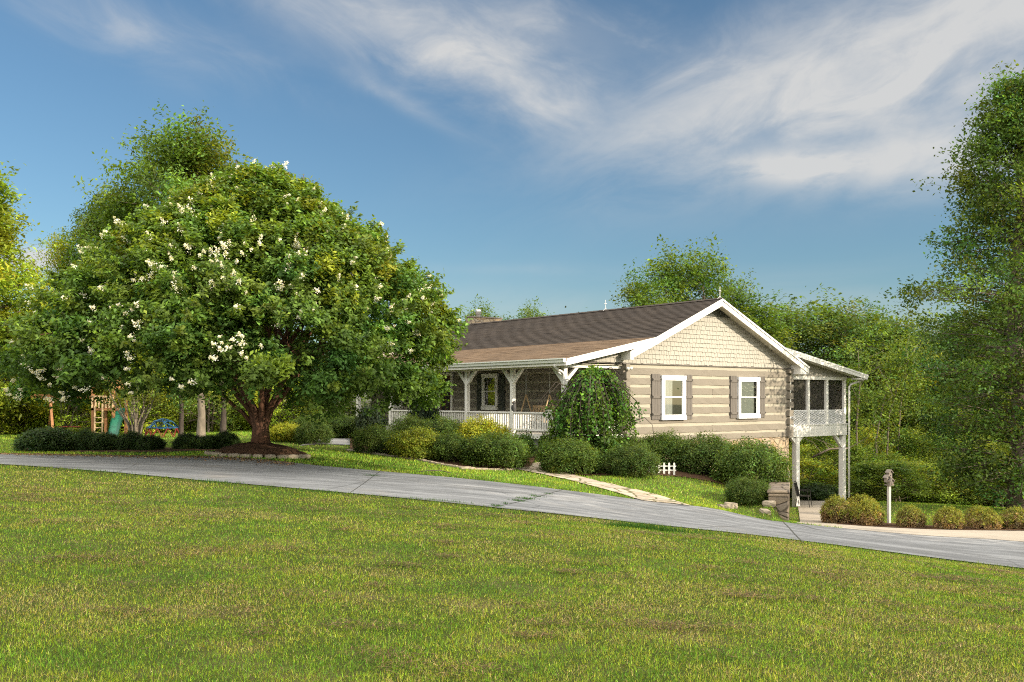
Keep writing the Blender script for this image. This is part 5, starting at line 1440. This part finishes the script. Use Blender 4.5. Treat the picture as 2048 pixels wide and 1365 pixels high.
    for i, (u, v, d, m, s, lab) in enumerate(W):
        x, y = P(u, d); z = T1(x, y); place_tree('woodland_tree', m, (x, y, z - .05), lab, (s, s, (zof(v, d) - z) / 10), .5 + i * 1.9, 'trees of the wood behind the screened porch')
    U = [(1600, 905, 46), (1650, 880, 48), (1690, 900, 45), (1730, 870, 49), (1770, 925, 44), (1815, 880, 47), (1850, 940, 42), (1885, 890, 46), (1925, 930, 42), (1965, 900, 44), (2005, 930, 41), (2050, 890, 43), (2100, 900, 42), (1620, 850, 52), (1700, 830, 53), (1780, 830, 53), (1860, 820, 52), (1940, 830, 50), (2030, 800, 50), (1745, 945, 42), (1800, 960, 41), (1610, 930, 44)]
    for i, (u, v, d) in enumerate(U):
        x, y = P(u, d); z = T1(x, y); place_tree('undergrowth_bush', T4 if i % 3 else T5, (x, y, z - .05), 'green leafy bush of the undergrowth at the edge of the right-hand wood', (.66, .66, max(.35, (zof(v - 16, d) - z) / 5)), i * 1.3, 'undergrowth bushes at the edge of the wood', 'bush')
    # slender pale trunks
    for i, (pts, d, lab) in enumerate([([(1757, 965), (1752, 880), (1768, 800), (1782, 740)], 45.5, 'slender pale trunked tree nearest the screened porch'), ([(1768, 930), (1778, 830), (1800, 760), (1818, 700)], 46, 'slender pale trunked tree leaning right, second from the porch'), ([(1790, 900), (1800, 820), (1812, 730), (1835, 690)], 46.5, 'thin pale trunked tree, third from the porch'),
                                       ([(1715, 930), (1713, 850), (1720, 770), (1716, 700)], 45, 'thin dark trunked tree close to the porch downspout'), ([(1625, 915), (1660, 898), (1700, 897)], 43, 'bare fallen branch lying behind the porch legs')]):
        mb = MB(); r = np.random.default_rng(i); pp = [Vector((*P(u, d + .3 * k), zof(v, d + .3 * k))) for k, (u, v) in enumerate(pts)]
        if i < 4: pp[0].z = min(pp[0].z, T1(pp[0].x, pp[0].y) - .1)
        o = pp[0].copy(); mb.tube([p - o for p in pp], [.05, .042, .032, .016][:len(pp)], 6)
        for k in range(1, len(pp)):
            for _ in range(2):
                a = pp[k - 1].lerp(pp[k], r.uniform(.2, 1)) - o; mb.tube([a, a + Vector((r.normal() * .6, r.normal() * .5, .5)), a + Vector((r.normal() * 1.1, r.normal() * .8, 1.1))], [.016, .011, .004], 4, cap=False)
        tr = mb.mesh('slender_trunk', MAT['bark_pale' if i < 3 else 'bark'], smooth=True)
        if i == 4: t = mesh_obj('fallen_branch', tr); t.location = o; tag(t, lab, 'branch'); continue
        cc = np.array([tuple((pp[k - 1].lerp(pp[k], q) - o) + Vector(r.normal(size=3) * .55)) for k in (2, 3) for q in r.uniform(0, 1.1, 34)])
        pos, sz, lc = gauss_leaves(cc, 34, .24, .15, tint((0.10, 0.15, 0.026), len(cc), .25, .1))
        t = place_tree('slender_tree', (tr, leaf_mesh('slender_leaves', pos, sz, lc, MAT['leaf'])), o, lab)
    # the oak at the right edge
    oak = oak_tree()
    # the wood beyond, one mass
    r = np.random.default_rng(8); cc = []
    for i in range(1500):
        u = r.uniform(-500, 2700); d = r.uniform(64, 84); x, y = P(u, d)
        top = zof(700 if u < 650 else 690 if u < 1240 else 640, d); cc.append((x, y, r.uniform(T1(x, y), top + r.normal() * .6)))
    cc = np.array(cc); pos, sz, lc = gauss_leaves(cc, 50, 1.1, .42, tint((0.05, 0.085, 0.022), len(cc), .25, .12))
    o = mesh_obj('distant_wood', leaf_mesh('distant_wood', pos, sz, lc, MAT['leaf'])); o['kind'] = 'stuff'; o['label'] = 'distant woodland closing the view behind house and garden'
    # trees that stand past the right edge of the photo and shade the lawn
    sh = tree_meshes('shade_row', 120, 12, 4.2, 1.2, 80, 22, .42, mg, 'bark', 'round', lobe_r=1.5, sub=8)
    for i, (x, y, h) in enumerate(SHADE):
        place_tree('roadside_tree', sh, TG(x, y), 'leafy tree of the row along the right side of the lawn', (1.05, 1.05, h / 12), i * 1.3, 'row of trees along the right side of the lawn')


SHADE = [(17.5, -15, 14), (18, -9.5, 14), (17.5, -4.5, 14), (18.5, .5, 14), (18.5, 5.5, 14.5), (19.5, 9.5, 13), (20.5, 14, 6.8), (24, -12, 15), (25, -5, 15), (25, 2, 15)]


def oak_tree():
    r = np.random.default_rng(31); d = 36.0; x, y = P(2035, d); z = T1(x, y)
    t = thing('oak_tree', 'very tall dark oak filling the right edge of the photo', 'tree', (x, y, z - .1))
    tab_v = [165, 230, 300, 380, 460, 530, 565, 640, 720, 800, 870, 930]; tab_u = [2012, 1950, 1932, 1905, 1885, 1872, 1822, 1835, 1850, 1850, 1860, 1880]
    zz = np.array([zof(v, d) - z for v in tab_v])[::-1]; rr = np.array([(2035 - u) / F * d for u in tab_u])[::-1]; rr[-1] = .25
    n = 480; C = []
    for i in range(n):
        h = r.uniform(.8, zz[-1] + .1); R = np.interp(h, zz, rr); ph = r.uniform(0, 6.283); q = (r.uniform(.08, 1)) ** .55 * (r.uniform(.78, 1.06)); C.append((R * q * math.cos(ph), R * q * math.sin(ph), h))
    C = np.array(C); sub = 6
    cc = np.repeat(C, sub, axis=0) + r.normal(size=(n * sub, 3)) * np.array([.42, .42, .26])
    col = np.repeat(tint((0.070, 0.118, 0.024), n, .25, .12), sub, axis=0)
    pos, sz, lc = gauss_leaves(cc, 28, .20, .15, col)
    mesh_obj('crown', leaf_mesh('oak_leaves', pos, sz, lc, MAT['leaf'], .55, .3), t)
    mb = MB(); H = zz[-1]; ax = [Vector((.1 * math.sin(k), .1 * math.cos(k * 1.3), H * k / 10 - (.3 if k == 0 else 0))) for k in range(11)]
    mb.tube(ax, [.38 * (1 - k / 10.6) + .02 for k in range(11)], 10)
    for i in range(n):
        c = Vector(C[i]); R = c.to_2d().length; hq = max(.4, c.z - R * r.uniform(-.1, .35)); k = min(9.99, hq / H * 10); a = ax[int(k)].lerp(ax[int(k) + 1], k - int(k)); q = .012 + .03 * (1 - hq / H)
        mb.tube([a, a.lerp(c, .5) + Vector((0, 0, .05 * R)), c], [q, q * .7, q * .25], 4, cap=False)
        for j in range(3): mb.tube([a.lerp(c, .6), Vector(cc[i * sub + j])], [q * .4, q * .15], 3, cap=False)
    mb.build('trunk', MAT['bark'], t, smooth=True)
# ------------------------------------------------------------------ smaller things
def build_things():
    M = MAT
    # porch swing, hung from the porch ceiling; built in house axes
    def hp(t, s, z): x, y = HW(t, s); return Vector((x, y, z))
    o = hp(-1.15, 3.0, FLOOR); sw = thing('porch_swing', 'pale wooden porch swing hanging on chains behind the railing', 'swing', o, HA)
    mb = MB()
    for k in range(6): mb.box(-.28 + k * .085, -.205 + k * .085, -.62, .62, .40, .425)
    mb.box(-.25, .2, -.60, -.56, .35, .40); mb.box(-.25, .2, .56, .60, .35, .40); mb.build('seat', M['pine'], sw)
    mb = MB()
    for k in range(9): mb.bar((.22, -.56 + k * .14, .42), (.34, -.56 + k * .14, .86), .09, .018, (1, 0, 0))
    mb.bar((.36, -.64, .88), (.36, .64, .88), .04, .08); mb.build('backrest', M['pine'], sw)
    for s in (-.62, .62):
        mb = MB(); mb.box(-.30, .30, s - .035, s + .035, .66, .69); mb.box(-.27, -.22, s - .025, s + .025, .40, .66); mb.build('armrest', M['pine'], sw)
        mb = MB(); mb.bar((-.20, s, .69), (.02, s, 1.30), .03, .03); mb.bar((.26, s, .69), (.02, s, 1.30), .03, .03); mb.build('hanger', M['pine'], sw)
        mb = MB(); mb.tube([(.02, s, 1.30), (.02, s, 2.23)], .010, 5); mb.build('chain', M['metal'], sw)
    p = rock('pillow', .20, .07, .16, 3, 'white_bright'); p.location = hp(-1.05, 2.55, FLOOR + .64); p.rotation_euler = (.2, .1, HA + 1.5); p.modifiers.new('smooth', 'SUBSURF').levels = 1; p.modifiers[0].render_levels = 2
    p.data.polygons.foreach_set('use_smooth', [True] * len(p.data.polygons)); tag(p, 'white cushion lying on the porch swing', 'cushion')
    # owl decoy on the railing
    ow = thing('owl_figure', 'dark horned owl figure perched on the white porch railing', 'owl figure', hp(-2.40, 2.72, -.43), HA - 1.0)
    mb = MB(); mb.lathe([(.0, 0), (.06, .0), (.075, .04), (.088, .12), (.085, .19), (.066, .235), (.058, .25), (.072, .275), (.074, .31), (.055, .345), (0, .355)], 14); mb.build('body', M['owl'], ow, smooth=True)
    for s in (-1, 1):
        mb = MB(); mb.tube([(s * .045, -.02, .33), (s * .055, -.02, .37), (s * .06, -.01, .40)], [.022, .014, .003], 6); mb.build('ear_tuft', M['owl'], ow)
        mb = MB(); mb.lathe([(0, -.004), (.018, 0), (0, .006)], 8, (s * .03, -.068, .305)); mb.build('eye', M['pine'], ow)
    mb = MB(); mb.tube([(0, -.07, .295), (0, -.092, .28), (0, -.088, .265)], [.012, .009, .002], 6); mb.build('beak', M['darkmetal'], ow)
    # fern basket by the door
    # birdhouse
    x, y = P(1778, 30.3); z = T1(x, y); b = thing('birdhouse', 'weathered grey birdhouse of three gabled boxes on a white post', 'birdhouse', (x, y, z), .35)
    H = zof(968, 30.3) - z
    mb = MB(); mb.box(-.045, .045, -.045, .045, -.2, H - .052); mb.build('post', M['pale_post'], b, bevel=.006)
    def hut(cx, cy, z0, w, h, dd):
        mb = MB(); mb.prism([(cx - w, cy - dd, z0), (cx + w, cy - dd, z0), (cx + w, cy - dd, z0 + h), (cx, cy - dd, z0 + h + w * .95), (cx - w, cy - dd, z0 + h)], (0, 2 * dd, 0)); q = mb.build('nest_box', M['grey_wood'], b)
        mb = MB()
        for s in (-1, 1):
            e = Vector((cx + s * (w + .025), cy, z0 + h - .022)); a = Vector((cx, cy, z0 + h + w * .95 + .012))
            mb.prism([(a.x, cy - dd - .04, a.z), (e.x, cy - dd - .04, e.z), (e.x, cy - dd - .04, e.z + .022), (a.x, cy - dd - .04, a.z + .022)], (0, 2 * dd + .08, 0))
        mb.build('roof', M['grey_wood'], q)
        for k in (.3, .72):
            mb = MB(); n = 12; r = .02; vs = [(cx + r * math.cos(6.283 * i / n), cy - dd - .003, z0 + h * k + r * math.sin(6.283 * i / n)) for i in range(n)]; mb.add(vs, [tuple(range(n))[::-1]]); mb.build('hole', M['dark'], q)
        mb = MB(); mb.tube([(cx, cy - dd, z0 + h * .15), (cx, cy - dd - .07, z0 + h * .15)], .008, 6); mb.build('perch', M['pine'], q)
    hut(.055, .05, H, .062, .36, .06); hut(-.085, .0, H + .05, .058, .15, .06); hut(-.015, -.09, H - .02, .06, .12, .055)
    mb = MB(); mb.box(-.10, .10, -.12, .10, H - .05, H - .022); mb.build('platform', M['grey_wood'], b)
    # white picket edging
    x, y = P(1323, 27.9); z = T1(x, y); e = thing('picket_edging', 'short run of low white picket edging between two shrubs', 'fence', (x, y, z), -.1)
    mb = MB(); mb.box(-.42, .42, -.008, .008, .10, .135); mb.build('rail', M['white'], e); mb = MB(); mb.box(-.42, .42, -.008, .008, .22, .255); mb.build('rail', M['white'], e)
    mb = MB(); mb.prism([(-.028, -.024, -.05), (.028, -.024, -.05), (.028, -.024, .31), (0, -.024, .35), (-.028, -.024, .31)], (0, .015, 0)); me = mb.mesh('picket', M['white'])
    for k in range(6): q = mesh_obj('picket', me, e); q.location = (-.36 + k * .145, 0, 0)
    # patio chair under the porch
    x, y = HW(9.55, -.25); z = T1(x, y) + .03; c = thing('patio_chair', 'dark metal patio chair under the screened porch beside the stone corner', 'chair', (x, y, z), HA + .4)
    mb = MB(); mb.box(-.22, .22, -.22, .22, .42, .45); mb.build('seat', M['darkmetal'], c)
    mb = MB()
    n = 9
    for k in range(n): mb.bar((-.2 + .4 * k / (n - 1), .21, .45), (-.2 + .4 * k / (n - 1), .32, .92), .03, .008, (1, 0, 0))
    mb.tube([(-.22, .21, .43), (-.22, .32, .9), (-.1, .34, .98), (.1, .34, .98), (.22, .32, .9), (.22, .21, .43)], .014, 6); mb.build('backrest', M['darkmetal'], c)
    for a in (-1, 1):
        for q in (-1, 1):
            mb = MB(); mb.tube([(a * .2, q * .2, .43), (a * .24, q * .27, 0)], .013, 6); mb.build('leg', M['darkmetal'], c)
        mb = MB(); mb.tube([(a * .22, -.2, .44), (a * .24, -.2, .64), (a * .24, .25, .66)], .013, 6); mb.build('armrest', M['darkmetal'], c)
    # retaining wall: stepped stone, from the drive up to the house corner
    rw = thing('retaining_wall', 'stepped dark stone retaining wall running from the drive to the house corner', 'wall', (W0[0], W0[1], 0))
    d = W1 - W0; L = np.linalg.norm(d); u = d / L; n = np.array([u[1], -u[0]])
    rng = np.random.default_rng(2); s = 0.0; k = 0
    while s < L - .05:
        w = min(.95, L - s); hb = min(T1(*(W0 + u * (s + .2) - n * .7)), 9); top = (hb + .22 if s > .9 else -2.42) + rng.normal() * .015; bot = T1(*(W0 + u * (s + .3) + n * .6)) - .3
        mb = MB(); a = W0 - W0 + u * s; b2 = u * (s + w - .012)
        th = .5 if s < 2 else .42
        q = [a - n * th, a, b2, b2 - n * th]
        mb.prism([(float(p[0]) + 0, float(p[1]), bot) for p in q], (0, 0, top - bot)); o = mb.build('wall_section', M['stone_dark'], rw, bevel=.03)
        mb = MB(); qq = [a - n * (th + .03), a + n * .03, b2 + n * .03, b2 - n * (th + .03)]; mb.prism([(float(p[0]), float(p[1]), top) for p in qq], (0, 0, .07)); mb.build('capstone', M['stone_dark'], o, bevel=.02)
        s += w; k += 1
    for (uu, vv, a, b3, c3, dd, sd, lab) in ((1452, 1006, .24, .12, .06, 23.9, 4, 'flat pale rock lying at the left foot of the round shrub'), (1538, 1000, .16, .12, .07, 24.3, 6, 'pale broken rock lying against the end of the retaining wall'), (1530, 1012, .14, .10, .05, 23.8, 8, 'small flat rock in front of the retaining wall'),
                                         (1462, 1001, .16, .10, .08, 24.2, 9, 'small pale rock tucked beside the flat one')):
        o = rock('garden_rock', a, b3, c3, sd, 'rock'); x, y = P(uu, dd); o.location = (x, y, T1(x, y) + c3 * .5); o.rotation_euler = (.1, -.1, sd); tag(o, lab, 'rock', 'loose rocks by the retaining wall')
    # stones edging the shrub bed
    pl = resample(BED_F, 40); proto = rock('border_stone', .14, .07, .05, 12, 'rock'); tag(proto, 'small tan border stone along the front edge of the shrub bed', 'stone', 'border stones of the shrub bed')
    for k in range(39):
        o = proto if k == 0 else proto.copy()
        if k: link(o)
        x, y = pl[k]; y -= .05; dx, dy = pl[min(k + 1, 39)] - pl[k]
        o.location = (x, y, T1(x, y) + .01); o.rotation_euler = (0, 0, math.atan2(dy, dx) + RNG.normal() * .15); o.scale = (RNG.uniform(.7, 1.2), 1, RNG.uniform(.6, 1.1))
    # fallen twig on the far lawn
    x, y = gp(868, 950); mb = MB(); mb.tube([(-.42, 0, .03), (-.1, .05, .07), (.2, 0, .06), (.42, -.1, .02)], [.006, .011, .012, .008], 5); mb.tube([(.1, .02, .06), (.16, .1, .2), (.22, .12, .26)], [.008, .005, .003], 4); mb.tube([(.2, 0, .06), (.36, -.2, .05)], [.008, .003], 4)
    o = mb.build('fallen_twig', M['bark'], smooth=True); o.location = (x, y, T1(x, y) + .03); tag(o, 'forked dead twig lying on the green lawn beyond the drive', 'twig')
    # play set
    d0 = 38.0; zg = T1(*P(150, d0))
    def pp(u, v, d=d0): return Vector((*P(u, d), zof(v, d)))
    o = pp(205, 860); o.z = T1(o.x, o.y); ps = thing('play_set', 'cedar play set with swing beam, small tower and green slide', 'play set', o)
    Lc = lambda u, v, d=d0: pp(u, v, d) - o
    mb = MB(); mb.bar(Lc(58, 793), Lc(192, 794), .12, .16); mb.build('swing_beam', M['cedar'], ps, bevel=.01)
    for a, bq in ((Lc(100, 795), Lc(107, 870, 37)), (Lc(102, 795), Lc(98, 870, 39.5))):
        mb = MB(); bq.z = T1(bq.x + o.x, bq.y + o.y) - o.z - .05; mb.bar(a, bq, .09, .12); mb.build('leg', M['cedar'], ps)
    mb = MB(); mb.bar(Lc(104, 806, 37.8), Lc(106, 797, 37.9) + Vector((.22, 0, 0)), .07, .07); mb.build('brace', M['cedar'], ps)
    for uu in (130, 142):
        pass
    for uu in (126, 150):
        sg = MB(); x0 = Lc(uu - 4, 797); x1 = Lc(uu + 4, 797)
        for q in (x0, x1): sg.tube([q, Vector((q.x, q.y, Lc(uu, 854).z))], .008, 4)
        s1 = sg.build('swing_rope', M['darkmetal'], ps)
        mb = MB(); c = Lc(uu, 854); mb.box(c.x - .2, c.x + .2, c.y - .09, c.y + .09, c.z - .02, c.z + .02); mb.build('swing_seat', M['red'], s1, bevel=.01)
    zd = Lc(210, 817).z
    xa, xb, ya, yb = Lc(186, 860, 37.4).x, Lc(227, 860, 37.4).x, Lc(186, 860, 37.4).y, Lc(186, 860, 38.6).y
    for px_, py_ in ((xa, ya), (xb, ya), (xa, yb), (xb, yb)):
        b0 = Vector((px_, py_, 0)); mb = MB(); mb.box(b0.x - .05, b0.x + .05, b0.y - .05, b0.y + .05, T1(b0.x + o.x, b0.y + o.y) - o.z - .1, Lc(200, 778, 37.4).z); mb.build('tower_post', M['cedar'], ps)
    a, b2 = Vector((xa, ya, zd)), Vector((xb, yb, zd))
    mb = MB(); mb.box(a.x - .05, b2.x + .05, a.y - .05, b2.y + .05, zd - .08, zd); mb.build('deck', M['cedar'], ps)
    mb = MB()
    for k in range(7): xx = a.x + (b2.x - a.x) * k / 6; mb.box(xx - .03, xx + .03, a.y - .09, a.y - .055, zd + .02, zd + .5)
    mb.box(a.x - .05, b2.x + .05, a.y - .055, a.y - .02, zd + .42, zd + .5); mb.build('guard_rail', M['pine'], ps)
    mb = MB()
    for k in range(5): mb.bar((a.x + .12, a.y - .12 - .0 * k, -.05 + .2 * k), (a.x + .42, a.y - .12, -.05 + .2 * k), .05, .03)
    mb.bar((a.x + .12, a.y - .12, -.1), (a.x + .12, a.y - .1, zd + .1), .05, .05); mb.bar((a.x + .42, a.y - .12, -.1), (a.x + .42, a.y - .1, zd + .1), .05, .05); mb.build('ladder', M['pine'], ps)
    mb = MB(); rp = [(a.x - .1, zd + .75), ((a.x + b2.x) / 2, zd + 1.2), (b2.x + .1, zd + .75)]
    for i in range(2): mb.prism([(rp[i][0], a.y - .1, rp[i][1]), (rp[i + 1][0], a.y - .1, rp[i + 1][1]), (rp[i + 1][0], a.y - .1, rp[i + 1][1] + .03), (rp[i][0], a.y - .1, rp[i][1] + .03)], (0, 1.7, 0))
    mb.build('tower_roof', M['cedar'], ps)
    mb = MB(); s0, s1 = Vector((b2.x + .06, a.y + .5, zd)), Vector((b2.x + .42, a.y - 1.2, -.05)); pts = [s0, s0.lerp(s1, .12) + Vector((0, 0, .0)), s0.lerp(s1, .5) + Vector((0, 0, -.05)), s0.lerp(s1, .85) + Vector((0, 0, -.12)), s1 + Vector((.05, -.2, -.02))]
    sd = Vector((s1.y - s0.y, -(s1.x - s0.x), 0)).normalized() * .19; vs = []
    for p in pts: vs += [p - sd + Vector((0, 0, .14)), p - sd, p + sd, p + sd + Vector((0, 0, .14))]
    vs2 = [v - Vector((0, 0, .03)) for v in vs]; m = len(vs)
    fs = [(4 * i + j, 4 * i + j + 1, 4 * i + j + 5, 4 * i + j + 4) for i in range(4) for j in range(3)]; fs += [tuple(m + q for q in f[::-1]) for f in fs]
    mb.add(vs + vs2, fs); mb.build('slide', M['slide'], ps)
    # dome climber
    x, y = P(326, 35); z = T1(x, y); dc = thing('dome_climber', 'low blue and red metal dome climber behind the hedge gap', 'climber', (x, y, z)); R = .66; rings = [(R, 0, 10), (R * .86, .34, 10), (R * .50, .58, 5), (0, .68, 1)]
    pts = [[(r0 * math.cos(6.283 * (k + .5 * (i == 1)) / n), r0 * math.sin(6.283 * (k + .5 * (i == 1)) / n), zz) for k in range(n)] for i, (r0, zz, n) in enumerate(rings)]
    mb, mr = MB(), MB()
    for k in range(10):
        mr.tube([pts[0][k], pts[0][(k + 1) % 10]], .016, 5); mr.tube([pts[0][k], pts[1][k]], .016, 5); mr.tube([pts[0][(k + 1) % 10], pts[1][k]], .016, 5)
        mb.tube([pts[1][k], pts[1][(k + 1) % 10]], .018, 5); mb.tube([pts[1][k], pts[2][k // 2]], .018, 5)
    for k in range(5): mb.tube([pts[2][k], pts[2][(k + 1) % 5]], .018, 5); mb.tube([pts[2][k], pts[3][0]], .018, 5)
    mb.build('upper_bars', M['blue'], dc); mr.build('lower_bars', M['red'], dc)
    # outbuilding glimpsed through the crape myrtle
    x, y = P(690, 60); z = T1(x, y); ob = thing('outbuilding', 'low building with brown shingle roof and white eaves glimpsed left of the house', 'building', (x, y, z), HA)
    zt = zof(806, 60) - z
    mb = MB(); mb.box(-2.2, 4, 0, 7, -.5, zt); mb.build('wall', M['chink'], ob)
    mb = MB(); roof_courses(mb, -2.7, zt, 1, zt + 1.5, -.4, 7.4, .15, 0); roof_courses(mb, 4.7, zt, 1, zt + 1.5, -.4, 7.4, .15, 0); mb.build('roof', M['roof_porch'], ob)
    mb = MB(); mb.box(-2.72, -2.66, -.4, 7.4, zt - .22, zt - .01); mb.bar((-2.7, -.42, zt - .1), (1, -.42, zt + 1.38), .03, .2); mb.bar((4.7, -.42, zt - .1), (1, -.42, zt + 1.38), .03, .2); mb.build('eave_board', M['white'], ob)
    mb = MB(); mb.prism([(-2.2, 0, zt), (4, 0, zt), (1, 0, zt + 1.3)], (0, .1, 0)); mb.build('gable', M['shingle_cream'], ob)
# ------------------------------------------------------------------ light, sky, camera
SUN_EL, SUN_AZ = math.radians(19.0), math.radians(-26.0)          # azimuth measured from +x towards +y
SUN_POWER, SKY_POWER, EXPOSURE = 3.9, 0.12, 1.0


def build_light():
    S = Vector((math.cos(SUN_EL) * math.cos(SUN_AZ), math.cos(SUN_EL) * math.sin(SUN_AZ), math.sin(SUN_EL)))
    l = bpy.data.lights.new('sun', 'SUN'); l.energy = SUN_POWER; l.angle = math.radians(0.5); l.color = (1.0, 0.86, 0.67)
    o = bpy.data.objects.new('sun', l); link(o); o.rotation_euler = S.to_track_quat('Z', 'Y').to_euler(); o.location = (30, -10, 25)
    w = bpy.data.worlds.new('World'); SC.world = w; w.use_nodes = True
    t = NT(w.node_tree)
    sky = t.n('ShaderNodeTexSky', sky_type='NISHITA', sun_disc=False, sun_elevation=SUN_EL, sun_rotation=math.pi / 2 - SUN_AZ)
    sky.air_density = 1.0; sky.dust_density = 1.0; sky.ozone_density = 2.0; sky.altitude = 200
    g = t.n('ShaderNodeTexCoord').outputs['Generated']
    sp = t.n('ShaderNodeSeparateXYZ'); t.l(g, sp.inputs[0])
    az = t.math('ARCTAN2', sp.outputs[0], sp.outputs[1]); el = t.math('ARCSINE', sp.outputs[2])
    def piece(u, v, ru, rv, ang, dens, seed, sx=2.8, sy=6.0, lo=.36, hi=.78, dist=.6, detail=9, rough=.6):
        """a bank of cloud centred in one direction of the sky: a soft ellipse broken up by wind-drawn noise"""
        a0 = math.atan((u - CX) / F); e0 = math.atan((HZ - v) / F * math.cos(a0)); c, s = math.cos(ang), math.sin(ang)
        dx = t.math('SUBTRACT', az, a0); dy = t.math('SUBTRACT', el, e0)
        px = t.math('ADD', t.math('MULTIPLY', dx, c), t.math('MULTIPLY', dy, s)); py = t.math('SUBTRACT', t.math('MULTIPLY', dy, c), t.math('MULTIPLY', dx, s))
        q = t.math('ADD', t.math('POWER', t.math('ABSOLUTE', t.math('DIVIDE', px, ru / F)), 2.0), t.math('POWER', t.math('ABSOLUTE', t.math('DIVIDE', py, rv / F)), 2.0))
        m = t.math('EXPONENT', t.math('MULTIPLY', q, -1.0))
        cb = t.n('ShaderNodeCombineXYZ'); t.l(t.math('MULTIPLY', px, sx), cb.inputs[0]); t.l(t.math('MULTIPLY', py, sy), cb.inputs[1]); cb.inputs[2].default_value = seed
        n = t.noise(cb.outputs[0], 3.0, detail, rough, dist)
        mr = t.n('ShaderNodeMapRange', interpolation_type='SMOOTHSTEP'); t.l(n, mr.inputs[0]); mr.inputs[1].default_value = lo; mr.inputs[2].default_value = hi
        # denser towards the middle of the bank
        return t.math('MULTIPLY', t.math('MULTIPLY', m, dens), t.math('ADD', t.math('MULTIPLY', mr.outputs[0], .82), t.math('MULTIPLY', m, .32)))
    R_ = math.radians
    P_ = [piece(880, 95, 330, 75, R_(-17), 1.15, 1.3), piece(1060, 170, 150, 65, R_(-32), 1.0, 4.1), piece(720, 15, 240, 50, R_(-8), .8, 6.2),
          piece(1750, 150, 470, 115, R_(14), 1.15, 9.7, lo=.30, hi=.72), piece(1930, 70, 320, 130, R_(18), 1.0, 11.0, lo=.28, hi=.70), piece(1690, 335, 260, 36, R_(-4), 1.35, 14.4, lo=.30, hi=.62), piece(1880, 300, 240, 70, R_(4), 1.0, 15.7, lo=.28, hi=.70),
          piece(1350, 250, 260, 45, R_(12), .8, 17.0), piece(1480, 130, 240, 80, R_(12), .75, 19.3), piece(270, 60, 260, 55, R_(-12), .45, 22.0), piece(1120, 60, 260, 70, R_(-10), .6, 24.5), piece(820, 215, 170, 22, R_(-25), .45, 26.0),
          piece(85, 522, 70, 20, 0, 1.6, 28.0, 6, 12, .25, .5), piece(1300, 630, 1500, 70, 0, .30, 31.0, 1.2, 5), piece(1000, 540, 160, 14, 0, .22, 33.0)]
    d = P_[0]
    for p in P_[1:]: d = t.math('SUBTRACT', 1.0, t.math('MULTIPLY', t.math('SUBTRACT', 1.0, d, clamp=True), t.math('SUBTRACT', 1.0, p, clamp=True)))
    d = t.math('MINIMUM', t.math('MULTIPLY', d, .95), .86)
    col = t.mix(1.0, sky.outputs[0], SKY_TINT, 'MULTIPLY')
    col = t.mix(d, col, tuple(c * CLOUD for c in (1.0, .985, .955)))
    # bright cloud deck added behind and above the viewer, unseen, to fill the shade
    rr = t.n('ShaderNodeMapRange', interpolation_type='SMOOTHSTEP'); t.l(t.math('SUBTRACT', t.math('MULTIPLY', sp.outputs[2], 1.0), t.math('MULTIPLY', sp.outputs[1], .45)), rr.inputs[0]); rr.inputs[1].default_value = .16; rr.inputs[2].default_value = .60
    up = t.n('ShaderNodeMapRange', interpolation_type='SMOOTHSTEP'); t.l(sp.outputs[2], up.inputs[0]); up.inputs[1].default_value = .0; up.inputs[2].default_value = .16
    nn = t.noise(t.mapping(g, (1, 1, 2.5)), 2.4, 6, .6)
    rf = t.math('MULTIPLY', t.math('MULTIPLY', rr.outputs[0], up.outputs[0]), t.ramp(nn, [(.30, (.45, .45, .45)), (.6, (1, 1, 1))]))
    col = t.mix(rf, col, tuple(c * REAR_FILL for c in (1.0, .95, .86)))
    bg = t.n('ShaderNodeBackground', i_Strength=SKY_POWER); t.l(col, bg.inputs[0])
    o = t.n('ShaderNodeOutputWorld'); t.l(bg.outputs[0], o.inputs[0])


SKY_TINT, CLOUD, REAR_FILL = (.405, .50, .53), 3.05, 15.0


def build_camera():
    c = bpy.data.cameras.new('camera'); c.sensor_width = 36; c.lens = F / 2048 * 36; c.shift_y = (HZ - 682.5) / 2048; c.clip_end = 2000; c.clip_start = .05
    o = bpy.data.objects.new('camera', c); link(o); o.location = (0, 0, 0); o.rotation_euler = (math.pi / 2, 0, 0)
    SC.camera = o
    SC.view_settings.view_transform = 'Standard'; SC.view_settings.look = 'None'; SC.view_settings.gamma = 1; SC.view_settings.exposure = EXPOSURE
    SC.cycles.max_bounces = 6; SC.cycles.diffuse_bounces = 3; SC.cycles.glossy_bounces = 2; SC.cycles.transparent_max_bounces = 8; SC.cycles.transmission_bounces = 3
    SC.cycles.use_denoising = False; SC.cycles.pixel_filter_type = 'BLACKMAN_HARRIS'; SC.cycles.filter_width = 1.1


build_materials()
MAT['joint'] = mat_simple('dark_joint', (0.07, 0.07, 0.06), 0.9, 0.4, 9)
build_camera()
build_light()
build_ground()
build_house()
build_things()
build_myrtle()
build_weeping()
build_shrubs()
build_trees()
build_grass()
